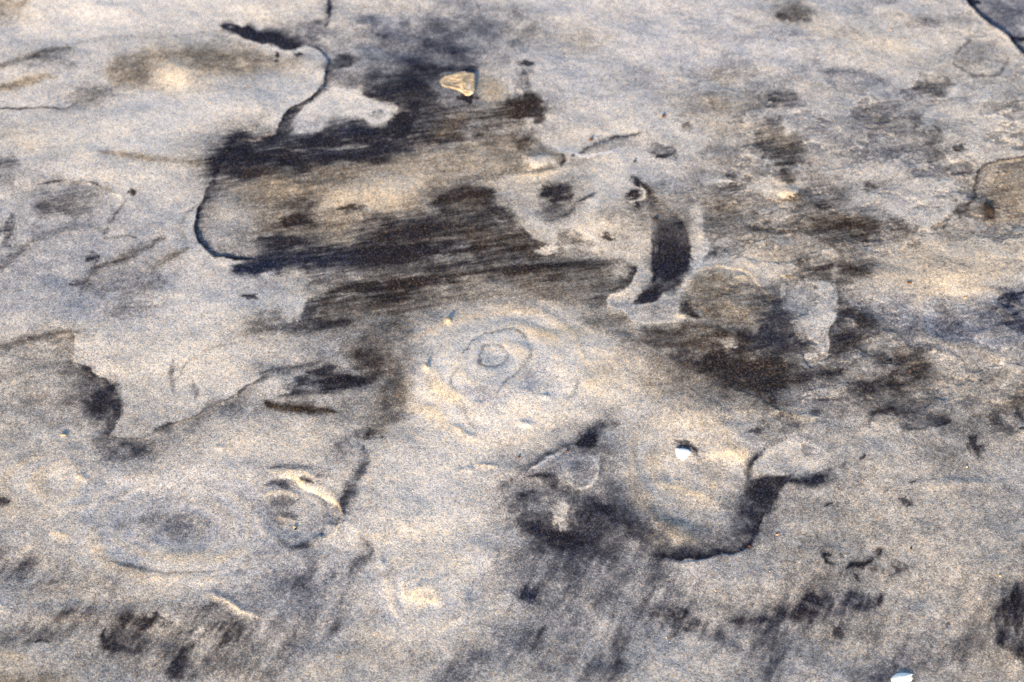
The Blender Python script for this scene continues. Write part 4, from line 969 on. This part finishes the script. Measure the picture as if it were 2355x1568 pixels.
pebble('cream_grain', 2297, 1327, 8, 6, 5, M_CREAM, 'cream grain above the dark streaks at the lower right edge', 'grain', 16)
pebble('shell_chip', 677, 1208, 9, 7, 6, M_CREAM, 'cream chip with a dark underside inside the small ringed pit', 'shell chip', 17)
pebble('black_grain', 678, 1213, 6, 5, 5, M_BLACK, 'black grain tucked under the cream chip in the ringed pit', 'grain', 18)
pebble('black_splinter', 2040, 834, 17, 4, 4, M_BLACK, 'short curved black splinter on the pale oval mound at right', 'splinter', 19, -6, .12)
pebble('black_splinter', 2349, 985, 16, 5, 4, M_BLACK, 'black splinter lying at the right edge of the photo', 'splinter', 20, 3)
pebble('tan_splinter', 2218, 686, 15, 4, 3, M_TAN, 'pale tan splinter on the golden bank at right', 'splinter', 21, 24)
pebble('brown_splinter', 2088, 654, 12, 5, 4, M_BROWN, 'small brown splinter in the middle of the golden bank', 'splinter', 22, 6)
pebble('shell_chip', 1031, 738, 13, 10, 7, M_CREAM, 'cream shell chip on the upper left slope of the pale mound', 'shell chip', 23, 35)
pebble('shell_chip', 980, 848, 7, 12, 7, M_CREAM, 'narrow cream shell chip on the left flank of the pale mound', 'shell chip', 24, 15)
pebble('shell_chip', 145, 999, 17, 6, 5, M_CREAM, 'flat cream shell chip near the left edge, below the grey bay', 'shell chip', 25, -4)
pebble('dark_lump', 2272, 482, 24, 34, 9, M_DARK, 'dark brown-black lump on the warm slab near the right edge', 'stone', 26, 12, sink=.45)

# ------------------------------------------------------------------ loose coarse grains lying on the sheet: nobody could count them
def loose_grains(n=6000):
    rnd = np.random.RandomState(3)
    base = np.array([(1, 0, 0), (0, 1, 0), (-1, 0, 0), (0, -1, 0), (0, 0, 1), (0, 0, -1)], np.float32)
    tri = [(0, 1, 4), (1, 2, 4), (2, 3, 4), (3, 0, 4), (1, 0, 5), (2, 1, 5), (3, 2, 5), (0, 3, 5)]
    V = []; F = []; C = []
    cols = [(.72, .71, .68), (.60, .52, .40), (.62, .36, .14), (.03, .03, .035), (.10, .05, .03), (.45, .46, .48)]
    pr = [.26, .16, .06, .34, .06, .12]
    xs = rnd.uniform(xa * .98, xb * .98, n); ys = ya + (yb - ya) * rnd.rand(n)
    for i in range(n):
        r = rnd.uniform(.00014, .00028); a = rnd.rand() * 6.28
        z = ground(xs[i], ys[i]); sc = rnd.uniform(.7, 1.2, 3) * r
        ca, sa = math.cos(a), math.sin(a); o = len(V)
        for b in base:
            x, y, zz = b * sc; V.append((xs[i] + x * ca - y * sa, ys[i] + x * sa + y * ca, z + zz + r * .25))
        F += [(o + p, o + q, o + s) for p, q, s in tri]
        ci = rnd.choice(6, p=pr); dk = D[min(int(np.searchsorted(gy, ys[i])), HH - 1), min(int(np.searchsorted(gx, xs[i])), WW - 1)]
        if dk > .5: ci = 3
        c = cols[ci]; C += [(*c, 1.0)] * 6
    m = bpy.data.materials.new('loose_grains'); m.use_nodes = True
    at = node(m.node_tree, 'ShaderNodeAttribute', attribute_name='grain_colour')
    bs = m.node_tree.nodes['Principled BSDF']; m.node_tree.links.new(at.outputs['Color'], bs.inputs['Base Color']); bs.inputs['Roughness'].default_value = .6
    o = new_obj('loose_grains', V, F, m)
    a = o.data.attributes.new('grain_colour', 'FLOAT_COLOR', 'POINT'); a.data.foreach_set('color', np.array(C, np.float32).ravel())
    setp(o, 'coarse loose sand grains of many colours strewn over the beach', 'sand grains', kind='stuff')
loose_grains()
